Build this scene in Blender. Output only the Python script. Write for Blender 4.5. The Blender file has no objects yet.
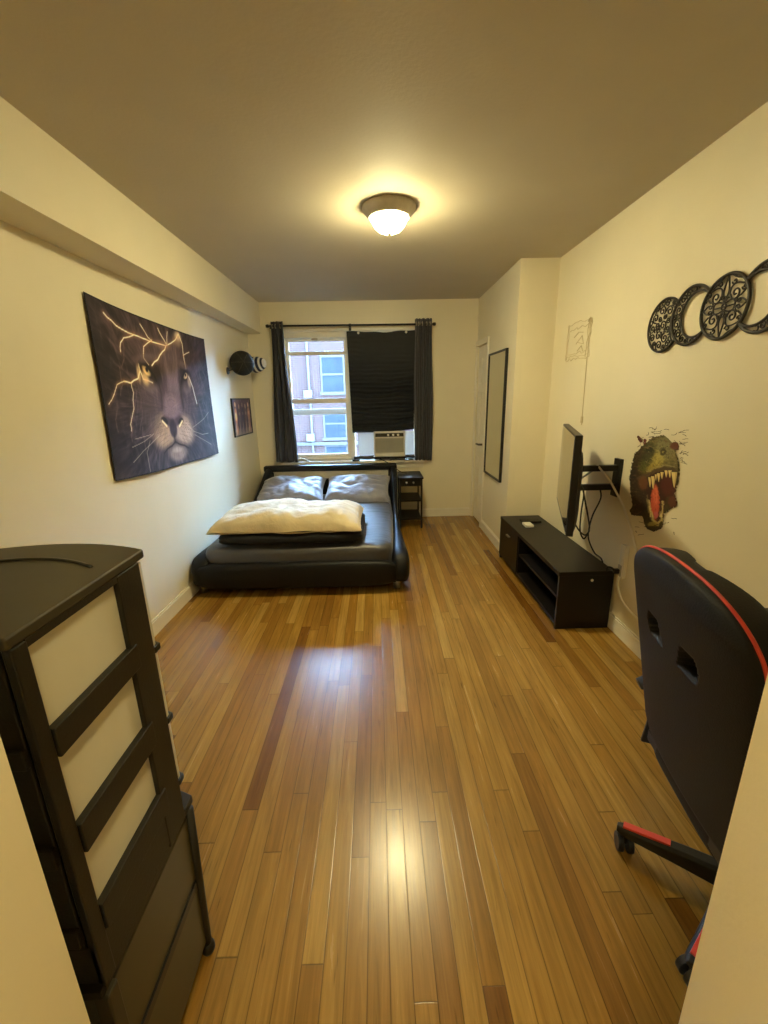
import bpy, bmesh, math, random
import numpy as np
from mathutils import Vector, Matrix, noise as mnoise
random.seed(5); PI = math.pi
S = bpy.context.scene; COL = S.collection

# ------------------------------------------------------------------ helpers
def lin(c):
    return tuple(((v/255)/12.92 if v/255 <= .04045 else (((v/255)+.055)/1.055)**2.4) for v in c)
def thing(name, label, cat, loc=(0,0,0), group=None, rz=0):
    o = bpy.data.objects.new(name, None); COL.objects.link(o); o.empty_display_size = .05
    o.location = loc; o.rotation_euler = (0,0,rz); o['label'] = label; o['category'] = cat
    if group: o['group'] = group
    return o
def tag(o, label, cat, group=None):
    o['label'] = label; o['category'] = cat
    if group: o['group'] = group
    return o
def struct(o, label=None, cat=None):
    o['kind'] = 'structure'
    if label: o['label'] = label
    if cat: o['category'] = cat
    return o
def obj(name, bm, mat, parent=None, smooth=False, bevel=0, seg=2, local=False, sub=0, solid=0, auto=None):
    me = bpy.data.meshes.new(name)
    if parent is None:
        zs = [v.co.z for v in bm.verts]; xs = [v.co.x for v in bm.verts]; ys = [v.co.y for v in bm.verts]
        org = Vector(((min(xs)+max(xs))/2, (min(ys)+max(ys))/2, min(zs)))
        bmesh.ops.translate(bm, verts=bm.verts, vec=-org)
    elif not local:
        org = Vector((0,0,0))
        # world transform of the parent chain (built without the depsgraph)
        M = Matrix.Identity(4); p = parent
        while p is not None:
            M = Matrix.LocRotScale(p.location, p.rotation_euler, p.scale) @ M; p = p.parent
        bmesh.ops.transform(bm, matrix=M.inverted(), verts=bm.verts)
        org = Vector((0,0,0))
    else: org = Vector((0,0,0))
    bmesh.ops.recalc_face_normals(bm, faces=bm.faces)
    bm.to_mesh(me); bm.free()
    o = bpy.data.objects.new(name, me); COL.objects.link(o)
    if parent is not None: o.parent = parent
    else: o.location = org
    me.materials.append(mat)
    if smooth:
        me.polygons.foreach_set('use_smooth', [True]*len(me.polygons))
    if solid:
        m = o.modifiers.new('s','SOLIDIFY'); m.thickness = solid; m.offset = 0
    if bevel:
        m = o.modifiers.new('b','BEVEL'); m.width = bevel; m.segments = seg; m.limit_method = 'ANGLE'; m.angle_limit = .6
        me.polygons.foreach_set('use_smooth', [True]*len(me.polygons))
        m.harden_normals = True
    if sub:
        m = o.modifiers.new('u','SUBSURF'); m.levels = sub; m.render_levels = sub
    return o
def BM(): return bmesh.new()
def box(bm, x0,x1,y0,y1,z0,z1):
    if x0>x1:x0,x1=x1,x0
    if y0>y1:y0,y1=y1,y0
    if z0>z1:z0,z1=z1,z0
    v=[bm.verts.new(p) for p in ((x0,y0,z0),(x1,y0,z0),(x1,y1,z0),(x0,y1,z0),(x0,y0,z1),(x1,y0,z1),(x1,y1,z1),(x0,y1,z1))]
    for f in ((0,3,2,1),(4,5,6,7),(0,1,5,4),(1,2,6,5),(2,3,7,6),(3,0,4,7)): bm.faces.new([v[i] for i in f])
    return bm
def B(*a):
    return box(BM(), *a)
def loft(bm, rings, cap=True, closed=True):
    vs=[[bm.verts.new(p) for p in r] for r in rings]
    n=len(rings[0])
    for a,b in zip(vs[:-1],vs[1:]):
        for i in range(n if closed else n-1):
            j=(i+1)%n; bm.faces.new((a[i],a[j],b[j],b[i]))
    if cap:
        bm.faces.new(vs[0][::-1]); bm.faces.new(vs[-1])
    return bm
def frame_of(t):
    t=t.normalized(); a=Vector((0,0,1)) if abs(t.z)<.9 else Vector((1,0,0))
    n=t.cross(a).normalized(); return n, t.cross(n).normalized()
def tube(bm, pts, r, seg=8, flat=1.0):
    pts=[Vector(p) for p in pts]; rings=[]
    n,b=frame_of(pts[1]-pts[0])
    for i,p in enumerate(pts):
        t=(pts[min(i+1,len(pts)-1)]-pts[max(i-1,0)]).normalized()
        n=(n-t*n.dot(t)).normalized(); b=t.cross(n)
        rr=r[i] if isinstance(r,(list,tuple)) else r
        rings.append([p+(n*math.cos(2*PI*k/seg)+b*math.sin(2*PI*k/seg)*flat)*rr for k in range(seg)])
    return loft(bm, rings)
def cyl(bm,p0,p1,r,seg=20,r1=None): return tube(bm,[p0,p1],[r,r if r1 is None else r1],seg)
def lathe(bm, prof, c, seg=40, axis=(0,0,1)):
    ax=Vector(axis).normalized(); n,b=frame_of(ax); c=Vector(c)
    return loft(bm,[[c+ax*z+(n*math.cos(2*PI*k/seg)+b*math.sin(2*PI*k/seg))*max(r,1e-4) for k in range(seg)] for r,z in prof])
def grid(bm, f, nu, nv):
    vs=[[bm.verts.new(f(i/nu,j/nv)) for i in range(nu+1)] for j in range(nv+1)]
    for j in range(nv):
        for i in range(nu): bm.faces.new((vs[j][i],vs[j][i+1],vs[j+1][i+1],vs[j+1][i]))
    return bm
def smoothpts(P, n=8):
    P=[Vector(p) for p in P]; Q=[P[0]]+P+[P[-1]]; out=[]
    for i in range(1,len(Q)-2):
        a,b,c,d=Q[i-1],Q[i],Q[i+1],Q[i+2]
        for k in range(n):
            t=k/n; out.append(.5*((2*b)+(c-a)*t+(2*a-5*b+4*c-d)*t*t+(3*b-a-3*c+d)*t**3))
    out.append(P[-1]); return out

# ------------------------------------------------------------------ materials
def new_mat(name):
    m=bpy.data.materials.new(name); m.use_nodes=True; nt=m.node_tree; nt.nodes.clear()
    o=nt.nodes.new('ShaderNodeOutputMaterial'); p=nt.nodes.new('ShaderNodeBsdfPrincipled')
    nt.links.new(p.outputs[0],o.inputs[0]); return m,nt,p
def mat(name, rgb, rough=.5, metal=0, var=.06, vscale=6, bump=0, bscale=80, stretch=(1,1,1), coat=0, sheen=0, trans=0, spec=.5):
    m,nt,p=new_mat(name); L=nt.links.new; c=lin(rgb)
    tc=nt.nodes.new('ShaderNodeTexCoord'); mp=nt.nodes.new('ShaderNodeMapping'); mp.inputs['Scale'].default_value=stretch
    L(tc.outputs['Object'],mp.inputs[0])
    n=nt.nodes.new('ShaderNodeTexNoise'); n.inputs['Scale'].default_value=vscale; n.inputs['Detail'].default_value=4
    L(mp.outputs[0],n.inputs['Vector'])
    r=nt.nodes.new('ShaderNodeValToRGB')
    r.color_ramp.elements[0].position=.3; r.color_ramp.elements[1].position=.7
    r.color_ramp.elements[0].color=(*[v*(1-var) for v in c],1); r.color_ramp.elements[1].color=(*[min(1,v*(1+var)) for v in c],1)
    L(n.outputs[0],r.inputs[0]); L(r.outputs[0],p.inputs['Base Color'])
    p.inputs['Roughness'].default_value=rough; p.inputs['Metallic'].default_value=metal
    p.inputs['Coat Weight'].default_value=coat; p.inputs['Sheen Weight'].default_value=sheen
    p.inputs['Transmission Weight'].default_value=trans; p.inputs['Specular IOR Level'].default_value=spec
    if bump:
        n2=nt.nodes.new('ShaderNodeTexNoise'); n2.inputs['Scale'].default_value=bscale; n2.inputs['Detail'].default_value=3
        L(mp.outputs[0],n2.inputs['Vector'])
        b=nt.nodes.new('ShaderNodeBump'); b.inputs['Strength'].default_value=bump; b.inputs['Distance'].default_value=.01
        L(n2.outputs[0],b.inputs['Height']); L(b.outputs[0],p.inputs['Normal'])
    return m
def emit_mat(name, rgb, strength):
    m,nt,p=new_mat(name); p.inputs['Base Color'].default_value=(.9,.85,.7,1)
    p.inputs['Emission Color'].default_value=(*rgb,1); p.inputs['Emission Strength'].default_value=strength
    return m
def dome_mat(name, rgb, strength):
    # frosted dome: the bulb sits low in the bowl, so the rim of the glass glows less than its bottom
    m=emit_mat(name,rgb,strength); nt=m.node_tree; p=[n for n in nt.nodes if n.type=='BSDF_PRINCIPLED'][0]
    tc=nt.nodes.new('ShaderNodeTexCoord'); sp=nt.nodes.new('ShaderNodeSeparateXYZ'); nt.links.new(tc.outputs['Object'],sp.inputs[0])
    mr=nt.nodes.new('ShaderNodeMapRange'); mr.inputs[1].default_value=-.05; mr.inputs[2].default_value=-.115; mr.inputs[3].default_value=strength*.10; mr.inputs[4].default_value=strength*1.2
    nt.links.new(sp.outputs[2],mr.inputs[0]); nt.links.new(mr.outputs[0],p.inputs['Emission Strength']); return m
def vcol_mat(name, rough=.75):
    m,nt,p=new_mat(name); a=nt.nodes.new('ShaderNodeAttribute'); a.attribute_name='paint'
    nt.links.new(a.outputs['Color'],p.inputs['Base Color']); p.inputs['Roughness'].default_value=rough
    return m
def glass_mat(name):
    m=bpy.data.materials.new(name); m.use_nodes=True; nt=m.node_tree; nt.nodes.clear(); L=nt.links.new
    o=nt.nodes.new('ShaderNodeOutputMaterial'); mx=nt.nodes.new('ShaderNodeMixShader')
    t=nt.nodes.new('ShaderNodeBsdfTransparent'); t.inputs[0].default_value=(.97,.985,1,1)
    g=nt.nodes.new('ShaderNodeBsdfGlossy'); g.inputs['Roughness'].default_value=.03
    f=nt.nodes.new('ShaderNodeFresnel'); f.inputs[0].default_value=1.45
    L(f.outputs[0],mx.inputs[0]); L(t.outputs[0],mx.inputs[1]); L(g.outputs[0],mx.inputs[2]); L(mx.outputs[0],o.inputs[0])
    return m
def math_node(nt,op,a,b=None,c=None):
    n=nt.nodes.new('ShaderNodeMath'); n.operation=op
    for i,v in enumerate((a,b,c)):
        if v is None: continue
        if isinstance(v,(int,float)): n.inputs[i].default_value=v
        else: nt.links.new(v,n.inputs[i])
    return n.outputs[0]
def floor_mat():
    m,nt,p=new_mat('oak_strip_floor'); L=nt.links.new; N=nt.nodes.new
    tc=N('ShaderNodeTexCoord'); sp=N('ShaderNodeSeparateXYZ'); L(tc.outputs['Object'],sp.inputs[0])
    X,Y=sp.outputs[0],sp.outputs[1]; M=lambda *a: math_node(nt,*a)
    sx=M('DIVIDE',X,.0605); ix=M('FLOOR',sx); fx=M('FRACT',sx)
    w1=N('ShaderNodeTexWhiteNoise'); w1.noise_dimensions='1D'; L(ix,w1.inputs['W'])
    ln=M('ADD',M('MULTIPLY',w1.outputs[0],.9),.9)
    sy=M('DIVIDE',M('ADD',Y,M('MULTIPLY',w1.outputs[0],37.0)),ln); iy=M('FLOOR',sy); fy=M('FRACT',sy)
    cb=N('ShaderNodeCombineXYZ'); L(ix,cb.inputs[0]); L(iy,cb.inputs[1])
    w2=N('ShaderNodeTexWhiteNoise'); w2.noise_dimensions='3D'; L(cb.outputs[0],w2.inputs['Vector'])
    cr=N('ShaderNodeValToRGB'); e=cr.color_ramp
    cols=[(0,(132,86,30)),(.06,(152,104,40)),(.16,(172,124,50)),(.5,(184,137,58)),(.8,(194,148,66)),(1,(212,168,84))]
    e.elements[0].color=(*lin([v*.84 for v in cols[0][1]]),1); e.elements[1].color=(*lin([v*.84 for v in cols[-1][1]]),1)
    for q,c in cols[1:-1]:
        k=e.elements.new(q); k.color=(*lin([v*.84 for v in c]),1)
    L(w2.outputs[0],cr.inputs[0])
    # grain
    g=N('ShaderNodeCombineXYZ'); L(M('MULTIPLY',X,55.0),g.inputs[0]); L(M('MULTIPLY',Y,2.6),g.inputs[1]); L(M('MULTIPLY',w2.outputs[0],60.0),g.inputs[2])
    n=N('ShaderNodeTexNoise'); n.inputs['Scale'].default_value=1; n.inputs['Detail'].default_value=6; n.inputs['Roughness'].default_value=.65; n.inputs['Distortion'].default_value=.6
    L(g.outputs[0],n.inputs['Vector'])
    gr=N('ShaderNodeMapRange'); gr.inputs[1].default_value=.3; gr.inputs[2].default_value=.7; gr.inputs[3].default_value=.66; gr.inputs[4].default_value=1.18; L(n.outputs[0],gr.inputs[0])
    # dark mineral streaks
    g2=N('ShaderNodeCombineXYZ'); L(M('MULTIPLY',X,95.0),g2.inputs[0]); L(M('MULTIPLY',Y,7.0),g2.inputs[1]); L(M('MULTIPLY',w2.outputs[0],90.0),g2.inputs[2])
    n2=N('ShaderNodeTexNoise'); n2.inputs['Scale'].default_value=1; n2.inputs['Detail'].default_value=2; L(g2.outputs[0],n2.inputs['Vector'])
    st=N('ShaderNodeMapRange'); st.inputs[1].default_value=.68; st.inputs[2].default_value=.78; st.inputs[3].default_value=1; st.inputs[4].default_value=.5; L(n2.outputs[0],st.inputs[0])
    # broad wear
    n3=N('ShaderNodeTexNoise'); n3.inputs['Scale'].default_value=1.6; n3.inputs['Detail'].default_value=3; L(tc.outputs['Object'],n3.inputs['Vector'])
    wr=N('ShaderNodeMapRange'); wr.inputs[1].default_value=.3; wr.inputs[2].default_value=.7; wr.inputs[3].default_value=.9; wr.inputs[4].default_value=1.08; L(n3.outputs[0],wr.inputs[0])
    # gaps
    ex=M('MINIMUM',fx,M('SUBTRACT',1.0,fx)); ey=M('MULTIPLY',M('MINIMUM',fy,M('SUBTRACT',1.0,fy)),18.0)
    ed=M('MINIMUM',ex,ey); gp=N('ShaderNodeMapRange'); gp.inputs[1].default_value=.008; gp.inputs[2].default_value=.035; gp.inputs[3].default_value=.42; gp.inputs[4].default_value=1; L(ed,gp.inputs[0])
    k=M('MULTIPLY',M('MULTIPLY',gr.outputs[0],st.outputs[0]),M('MULTIPLY',gp.outputs[0],wr.outputs[0]))
    vm=N('ShaderNodeVectorMath'); vm.operation='SCALE'; L(cr.outputs[0],vm.inputs[0]); L(k,vm.inputs['Scale'])
    L(vm.outputs[0],p.inputs['Base Color'])
    rr=N('ShaderNodeMapRange'); rr.inputs[3].default_value=.2; rr.inputs[4].default_value=.31; L(n.outputs[0],rr.inputs[0]); L(rr.outputs[0],p.inputs['Roughness'])
    b=N('ShaderNodeBump'); b.inputs['Strength'].default_value=.14; b.inputs['Distance'].default_value=.003
    L(M('ADD',gp.outputs[0],M('MULTIPLY',n.outputs[0],.25)),b.inputs['Height']); L(b.outputs[0],p.inputs['Normal'])
    p.inputs['Specular IOR Level'].default_value=.5
    return m
def brick_mat():
    m,nt,p=new_mat('red_brick'); L=nt.links.new; N=nt.nodes.new
    tc=N('ShaderNodeTexCoord'); mp=N('ShaderNodeMapping'); mp.inputs['Rotation'].default_value=(PI/2,0,0); L(tc.outputs['Object'],mp.inputs[0])
    b=N('ShaderNodeTexBrick'); b.inputs['Scale'].default_value=1; b.inputs['Brick Width'].default_value=.22; b.inputs['Row Height'].default_value=.075; b.inputs['Mortar Size'].default_value=.012
    b.inputs['Color1'].default_value=(*lin((74,44,40)),1); b.inputs['Color2'].default_value=(*lin((60,36,34)),1); b.inputs['Mortar'].default_value=(*lin((84,74,70)),1)
    L(mp.outputs[0],b.inputs[0]); L(b.outputs[0],p.inputs['Base Color']); p.inputs['Roughness'].default_value=.9
    return m

M_wall=mat('cream_wall_paint',(236,227,200),.36,var=.02,vscale=3,bump=.05,bscale=90,spec=.6)
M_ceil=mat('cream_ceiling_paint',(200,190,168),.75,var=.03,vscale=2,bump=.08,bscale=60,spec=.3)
M_trim=mat('glossy_white_trim',(238,232,216),.3,var=.03,vscale=8)
M_floor=floor_mat(); M_brick=brick_mat()
M_leather=mat('black_faux_leather',(12,11,13),.5,spec=.28,var=.15,vscale=9,bump=.15,bscale=180)
M_leather2=mat('black_chair_leather',(17,14,10),.6,spec=.3,var=.12,vscale=9,bump=.12,bscale=220)
M_slot=mat('cream_upholstery',(205,198,180),.6,var=.05)
M_sheet=mat('charcoal_sheet',(37,36,43),.47,var=.06,vscale=5,bump=.7,bscale=8,sheen=.25,stretch=(1,2.2,1),spec=1.0)
M_pillow=mat('grey_pillowcase',(138,139,154),.5,var=.08,vscale=14,bump=.9,bscale=11,sheen=.5,stretch=(1,1.8,1))
M_duvet=mat('cream_duvet',(208,192,156),.85,var=.08,vscale=9,bump=.7,bscale=16,sheen=.2)
M_blanket=mat('black_blanket',(17,18,22),.9,var=.2,vscale=12,bump=.4,bscale=30)
M_curtL=mat('slate_curtain',(60,60,66),.85,var=.08,vscale=20,bump=.2,bscale=200,sheen=.15)
M_shade=mat('black_pleated_paper',(25,28,32),.7,var=.1,vscale=10)
M_black=mat('black_metal',(20,19,18),.4,var=.15,vscale=10)
M_wood=mat('black_brown_laminate',(21,16,13),.42,spec=.35,var=.2,vscale=4,stretch=(1,.1,1),bump=.05,bscale=60)
M_plast=mat('black_plastic',(30,26,17),.5,spec=.35,var=.1,vscale=12,bump=.06,bscale=150)
M_plast2=mat('charcoal_plastic',(54,48,32),.5,var=.1,vscale=12)
M_frost=mat('frosted_plastic',(205,200,182),.35,var=.1,vscale=3,sheen=.1)
M_smoke=mat('smoky_plastic',(58,54,38),.35,var=.12,vscale=4)
M_red=mat('red_piping',(205,62,40),.5,var=.08)
M_nickel=mat('brushed_nickel',(190,180,160),.32,1,var=.06,vscale=30)
M_panel=mat('translucent_white_panel',(236,234,228),.7,var=.02,trans=.55)
M_satin=mat('satin_nickel',(222,216,204),.5,.25,var=.05,vscale=30)
M_dark_nickel=mat('dark_nickel',(110,104,92),.4,.8)
M_white=mat('white_plastic',(228,224,212),.4,var=.03)
M_beige=mat('beige_grille',(176,172,155),.5,var=.05)
M_screen=mat('dark_screen',(16,16,17),.14,var=.05,coat=.6)
M_mirror=mat('mirror_glass',(216,216,206),.03,1,var=.01)
M_glass=glass_mat('window_glass')
M_navy=mat('navy_cloth',(28,34,58),.85,var=.12,vscale=20,bump=.3,bscale=120)
M_wcloth=mat('white_cloth',(214,212,205),.85,var=.06,vscale=20,bump=.3,bscale=120)
M_cap=mat('black_cap_cloth',(20,20,19),.75,var=.35,vscale=30,bump=.4,bscale=60)
M_glow=dome_mat('lit_frosted_glass',(1.0,.86,.46),335)
M_glow2=emit_mat('hall_frosted_glass',(1.0,.84,.42),150)
M_bwin=mat('facade_window_glass',(44,52,62),.6,spec=.15,var=.2,vscale=3)
M_concrete=mat('pale_concrete',(76,74,72),.8,var=.06)
M_paint=vcol_mat('printed_fabric',.8); M_paint2=vcol_mat('printed_vinyl',.6)
M_scroll=mat('black_iron',(36,30,22),.5,var=.2,vscale=20)
M_silver=mat('silver_metal',(170,168,160),.3,1,var=.05)
M_vent=mat('dull_white_metal',(92,92,92),.6)
M_line=mat('pale_pencil_line',(208,192,154),.7,var=.1)
M_wire=mat('white_cord',(240,236,222),.5,var=.04)

# ------------------------------------------------------------------ room dimensions
L_,Lb,R_,C_,E_,D_,H_,BZ=-1.513,-1.304,1.508,1.188,3.79,5.23,2.55,2.224
F0,F1=.22,.38      # front partition thickness in y
SX=.411            # half width of the opening we stand in

struct(obj('floor',B(-1.8,1.8,-1.9,5.5,-.1,0),M_floor))
S.objects['floor'].location=(0,0,-.1)
S.objects['floor'].data.transform(Matrix.Translation((0,1.8,0))) # keep the boards' grid fixed in the room
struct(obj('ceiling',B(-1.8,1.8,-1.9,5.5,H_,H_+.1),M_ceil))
def wl(y): return L_+.051*max(0,(y-2.6)/2.63)
bm=BM(); fp=[(L_-.2,-1.9),(L_,-1.9),(L_,2.6),(wl(5.5),5.5),(L_-.2,5.5)]
loft(bm,[[(a,b,0) for a,b in fp],[(a,b,H_) for a,b in fp]]); struct(obj('wall_left',bm,M_wall))
struct(obj('wall_right',B(R_,R_+.15,-1.9,5.5,0,H_),M_wall))
struct(obj('ceiling_beam',B(L_,Lb,F1,D_,BZ,H_),M_wall))
# back wall with window opening
WX0,WX1,WZ0,WZ1=-1.12,.50,.745,2.27
bm=BM(); box(bm,L_,WX0,D_,D_+.25,0,H_); box(bm,WX1,C_+.3,D_,D_+.25,0,H_); box(bm,WX0,WX1,D_,D_+.25,0,WZ0); box(bm,WX0,WX1,D_,D_+.25,WZ1,H_)
struct(obj('wall_back',bm,M_wall))
# closet box
DY0,DY1,DZ=4.735,5.19,2.03
struct(obj('wall_closet_front',B(C_+.06,R_,E_,E_+.08,0,H_),M_wall))
bm=BM(); box(bm,C_,C_+.06,E_,DY0,0,H_); box(bm,C_,C_+.06,DY1,D_,0,H_); box(bm,C_,C_+.06,DY0,DY1,DZ,H_)
struct(obj('wall_closet_side',bm,M_wall))
# front partition (the doorway we stand in) and the hallway behind
for n,a,b in (('wall_front_left',L_,-SX),('wall_front_right',SX-.003,R_)):
    struct(obj(n,B(a,b,F0,F1,0,H_),M_wall))
struct(obj('wall_front_header',B(-SX,SX-.003,F0,F1,2.1,H_),M_wall))
struct(obj('wall_hall',B(L_,R_,-1.9,-1.8,0,H_),M_wall))

# baseboards
def baseboard(name, x0,x1,y0,y1,nx,ny):
    bm=BM(); h=.095; t=.014
    if nx: 
        box(bm,x0,x0+nx*t,y0,y1,0,h); box(bm,x0,x0+nx*t*.55,y0,y1,h,h+.012)
    else:
        box(bm,x0,x1,y0,y0+ny*t,0,h); box(bm,x0,x1,y0,y0+ny*t*.55,h,h+.012)
    struct(obj(name,bm,M_trim,bevel=.003))
bm=BM()
for (t_,z0_,z1_) in ((.014,0,.095),(.008,.095,.107)):
    fp=[(wl(F1)-.01,F1),(L_+t_,F1),(L_+t_,2.6),(wl(D_)+t_,D_),(wl(D_)-.01,D_),(L_-.01,2.6)]
    loft(bm,[[(a,b,z0_) for a,b in fp],[(a,b,z1_) for a,b in fp]])
struct(obj('baseboard_left',bm,M_trim)); baseboard('baseboard_right',R_,0,F1,E_,-1,0)
baseboard('baseboard_back',L_+.02,C_,D_,0,0,-1); baseboard('baseboard_closet',C_,0,E_-.014,DY0-.055,-1,0)
baseboard('baseboard_closet_front',C_+.0,R_-.015,E_,0,0,-1)

# closet door
d=thing('door_1','narrow white panelled closet door beside the back wall','door',(C_+.012,(DY0+DY1)/2,0)); d['kind']='structure'
bm=BM(); box(bm,C_+.012,C_+.05,DY0+.004,DY1-.004,.01,DZ-.004)
ym=(DY0+DY1)/2
for (z0,z1) in ((.18,.80),(.92,1.52),(1.62,1.90)):
    for (a,b) in ((DY0+.06,ym-.03),(ym+.03,DY1-.06)):
        box(bm,C_+.004,C_+.013,a,b,z0,z1); 
obj('door_panel',bm,M_trim,d,bevel=.006)
bm=BM(); cyl(bm,(C_+.013,DY0+.05,.955),(C_-.05,DY0+.05,.955),.011); cyl(bm,(C_+.013,DY0+.05,.955),(C_+.002,DY0+.05,.955),.028)
cyl(bm,(C_-.047,DY0+.045,.955),(C_-.047,DY0+.17,.95),.010)
obj('door_handle',bm,M_dark_nickel,d,smooth=True)
bm=BM(); cw=.058
box(bm,C_-.018,C_,DY0-cw,DY0,0,DZ+cw); box(bm,C_-.018,C_,DY1,D_-.001,0,DZ+cw); box(bm,C_-.018,C_,DY0,DY1,DZ,DZ+cw)
struct(obj('trim_1',bm,M_trim,bevel=.004))

# ------------------------------------------------------------------ window
w=thing('window_1','white double-hung window pair overlooking a brick building','window',((WX0+WX1)/2,D_,WZ0)); w['kind']='structure'
bm=BM(); y0,y1=D_+.03,D_+.14
box(bm,WX0,WX0+.06,y0,y1,WZ0,WZ1); box(bm,WX1-.05,WX1,y0,y1,WZ0,WZ1); box(bm,WX0,WX1,y0,y1,WZ1-.10,WZ1); box(bm,WX0,WX1,y0,y1,WZ0,WZ0+.03)
box(bm,-.335,-.275,y0,y1,WZ0,WZ1)                    # mullion
box(bm,WX0,WX1,D_+.0,D_+.03,WZ1-.035,WZ1)            # head trim
obj('window_frame',bm,M_trim,w,bevel=.004)
def sash(x0,x1,z0,z1,y,top,bot,side=.038):
    s=BM(); box(s,x0,x0+side,y,y+.035,z0,z1); box(s,x1-side,x1,y,y+.035,z0,z1); box(s,x0+side,x1-side,y,y+.035,z1-top,z1); box(s,x0+side,x1-side,y,y+.035,z0,z0+bot)
    so=obj('window_sash',s,M_trim,w,bevel=.003)
    obj('pane',B(x0+side-.004,x1-side+.004,y+.014,y+.019,z0+bot-.004,z1-top+.004),M_glass,so)
    return so
lx0,lx1=WX0+.06,-.335; rx0,rx1=-.275,WX1-.05
su=sash(lx0,lx1,1.30,2.17,D_+.095,.03,.07); sl=sash(lx0,lx1,.775,1.49,D_+.055,.055,.05)
sash(rx0,rx1,1.30,2.17,D_+.095,.03,.07); sash(rx0,rx1,1.10,1.80,D_+.055,.055,.05)
obj('rail_bar',B(lx0,lx1,D_+.06,D_+.09,1.985,2.025),M_trim,w,bevel=.003)
bm=BM(); box(bm,-.74,-.67,D_+.045,D_+.06,2.145,2.17); obj('sash_latch',bm,M_nickel,w,bevel=.004)
# sill board
bm=BM(); box(bm,WX0-.05,WX1+.075,D_-.075,D_+.03,.715,.745); box(bm,WX0-.04,WX1+.065,D_-.02,D_,.64,.715)
struct(obj('window_sill',bm,M_trim,bevel=.006))

# shade
def shade_surface(u,v):
    z0=1.085+.02*u-.012*math.sin(PI*u); zt=2.224-.010*math.sin(PI*u*1.0)+.004*math.sin(6*PI*u)
    z=zt+(z0-zt)*v
    xl=-.325+.027*v; xr=.458-.015*v
    amp=.0015+.012*min(1,max(0,(v-.18)/.4))
    ph=(v**1.05)*24
    tri=abs((ph%1)*2-1)-.5
    return (xl+(xr-xl)*u, 5.192+tri*amp*2+.006*math.sin(3*u+5*v), z+.004*math.sin(9*u+ph*.5))
sh=obj('window_shade',grid(BM(),shade_surface,24,192),M_shade,None,solid=.0025)
tag(sh,'black pleated paper shade pinned over the right half of the window','shade')
for x in (-.19,.355):
    bm=BM(); lathe(bm,[(0,-.012),(.012,-.010),(.014,-.004),(.014,.0),(.0,.0)],(x,5.178,2.205),16,(0,-1,0))
    c=obj('clip',bm,M_white,sh); 

# curtains
rod=thing('curtain_rod','thin black curtain rod spanning above the back window','curtain rod',(-.27,5.15,2.285))
rod_y=5.14
obj('pole',cyl(BM(),(-1.20,rod_y,2.287),(.665,rod_y,2.277),.010,16),M_black,rod,smooth=True)
for x in (-1.205,.67): obj('finial',lathe(BM(),[(0,-.02),(.015,-.017),(.019,0),(.015,.017),(0,.02)],(x,rod_y,2.287 if x<0 else 2.277),16,(1,0,0)),M_black,rod,smooth=True)
for x in (-1.17,-.285,.635):
    bm=BM(); box(bm,x-.008,x+.008,rod_y-.004,D_,2.262,2.274); box(bm,x-.014,x+.014,D_-.006,D_,2.235,2.31); box(bm,x-.008,x+.008,rod_y-.016,rod_y+.012,2.258,2.267)
    obj('bracket',bm,M_black,rod)
def curtain(name,label,xa,xb,xa2,xb2,zt,zb,n,amp,m,bow=0,seed=0):
    def f(u,v):
        e=v**1.15
        x=(xa+(xa2-xa)*e)*(1-u)+(xb+(xb2-xb)*e)*u + .006*math.sin(7*v+seed+9*u)
        a=amp*(1-.25*v)
        y=rod_y+a*math.sin(2*PI*n*u+seed)+.006*math.sin(5*v+8*u)
        z=zt+(zb-zt)*v+(.004*math.sin(2*PI*n*u*1.0))*(1-v)
        return (x,y,z)
    c=obj(name,grid(BM(),f,100,40),m,None,smooth=True,solid=.004); tag(c,label,'curtain')
    for k in range(n*2):
        u=(k+.5)/(2*n); p=f(u,.03)
        obj('grommet',lathe(BM(),[(.017,-.004),(.024,-.004),(.024,.004),(.017,.004),(.017,-.004)],(p[0],rod_y,2.283),18,(1,0,0)),M_nickel,c)
    return c
curtain('curtain','slate curtain bunched at the left edge of the window',-1.165,-1.035,-1.235,-.965,2.333,.752,3,.036,M_curtL)
curtain('curtain','charcoal curtain hanging straight at the right edge of the window',.45,.652,.448,.668,2.335,.742,5,.034,M_curtL,seed=1.2)

# air conditioner in the right window opening
ac=thing('air_conditioner','small white window air conditioner under the black shade','air conditioner',(.146,5.25,.775))
bm=BM(); ax0,ax1,az0,az1=-.045,.336,.79,1.095; yf=5.165
box(bm,ax0,ax1,yf+.02,5.55,az0,az1); box(bm,ax0,ax1,yf,yf+.02,az1-.022,az1); box(bm,ax0,ax0+.018,yf,yf+.02,az0,az1); box(bm,ax1-.018,ax1,yf,yf+.02,az0,az1); box(bm,ax0,ax1,yf,yf+.02,az0,az0+.045); box(bm,ax0,ax1,yf,yf+.02,az1-.085,az1-.068)
obj('casing',bm,M_white,ac,bevel=.004)
bm=BM()
for k in range(16): 
    z=az0+.052+k*.0108; box(bm,ax0+.02,ax1-.02,yf+.004,yf+.02,z,z+.0055)
obj('grille',bm,M_beige,ac)
cp=obj('control_panel',B(ax0+.02,ax1-.02,yf+.006,yf+.02,az1-.066,az1-.024),M_plast2,ac)
for k,x in enumerate((.13,.19,.25)): obj('knob',cyl(BM(),(x,yf+.006,az1-.045),(x,yf-.012,az1-.045),.014,18),M_white,cp,smooth=True)
for a,b in ((-.235,-.046),(.337,.447)):
    bm=BM()
    n=int((b-a)/.016)
    box(bm,a,b,D_+.01,D_+.02,.80,1.09)
    for k in range(n): box(bm,a+k*(b-a)/n,a+k*(b-a)/n+.008,D_+.003,D_+.012,.80,1.09)
    obj('side_panel',bm,M_panel,ac)
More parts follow.
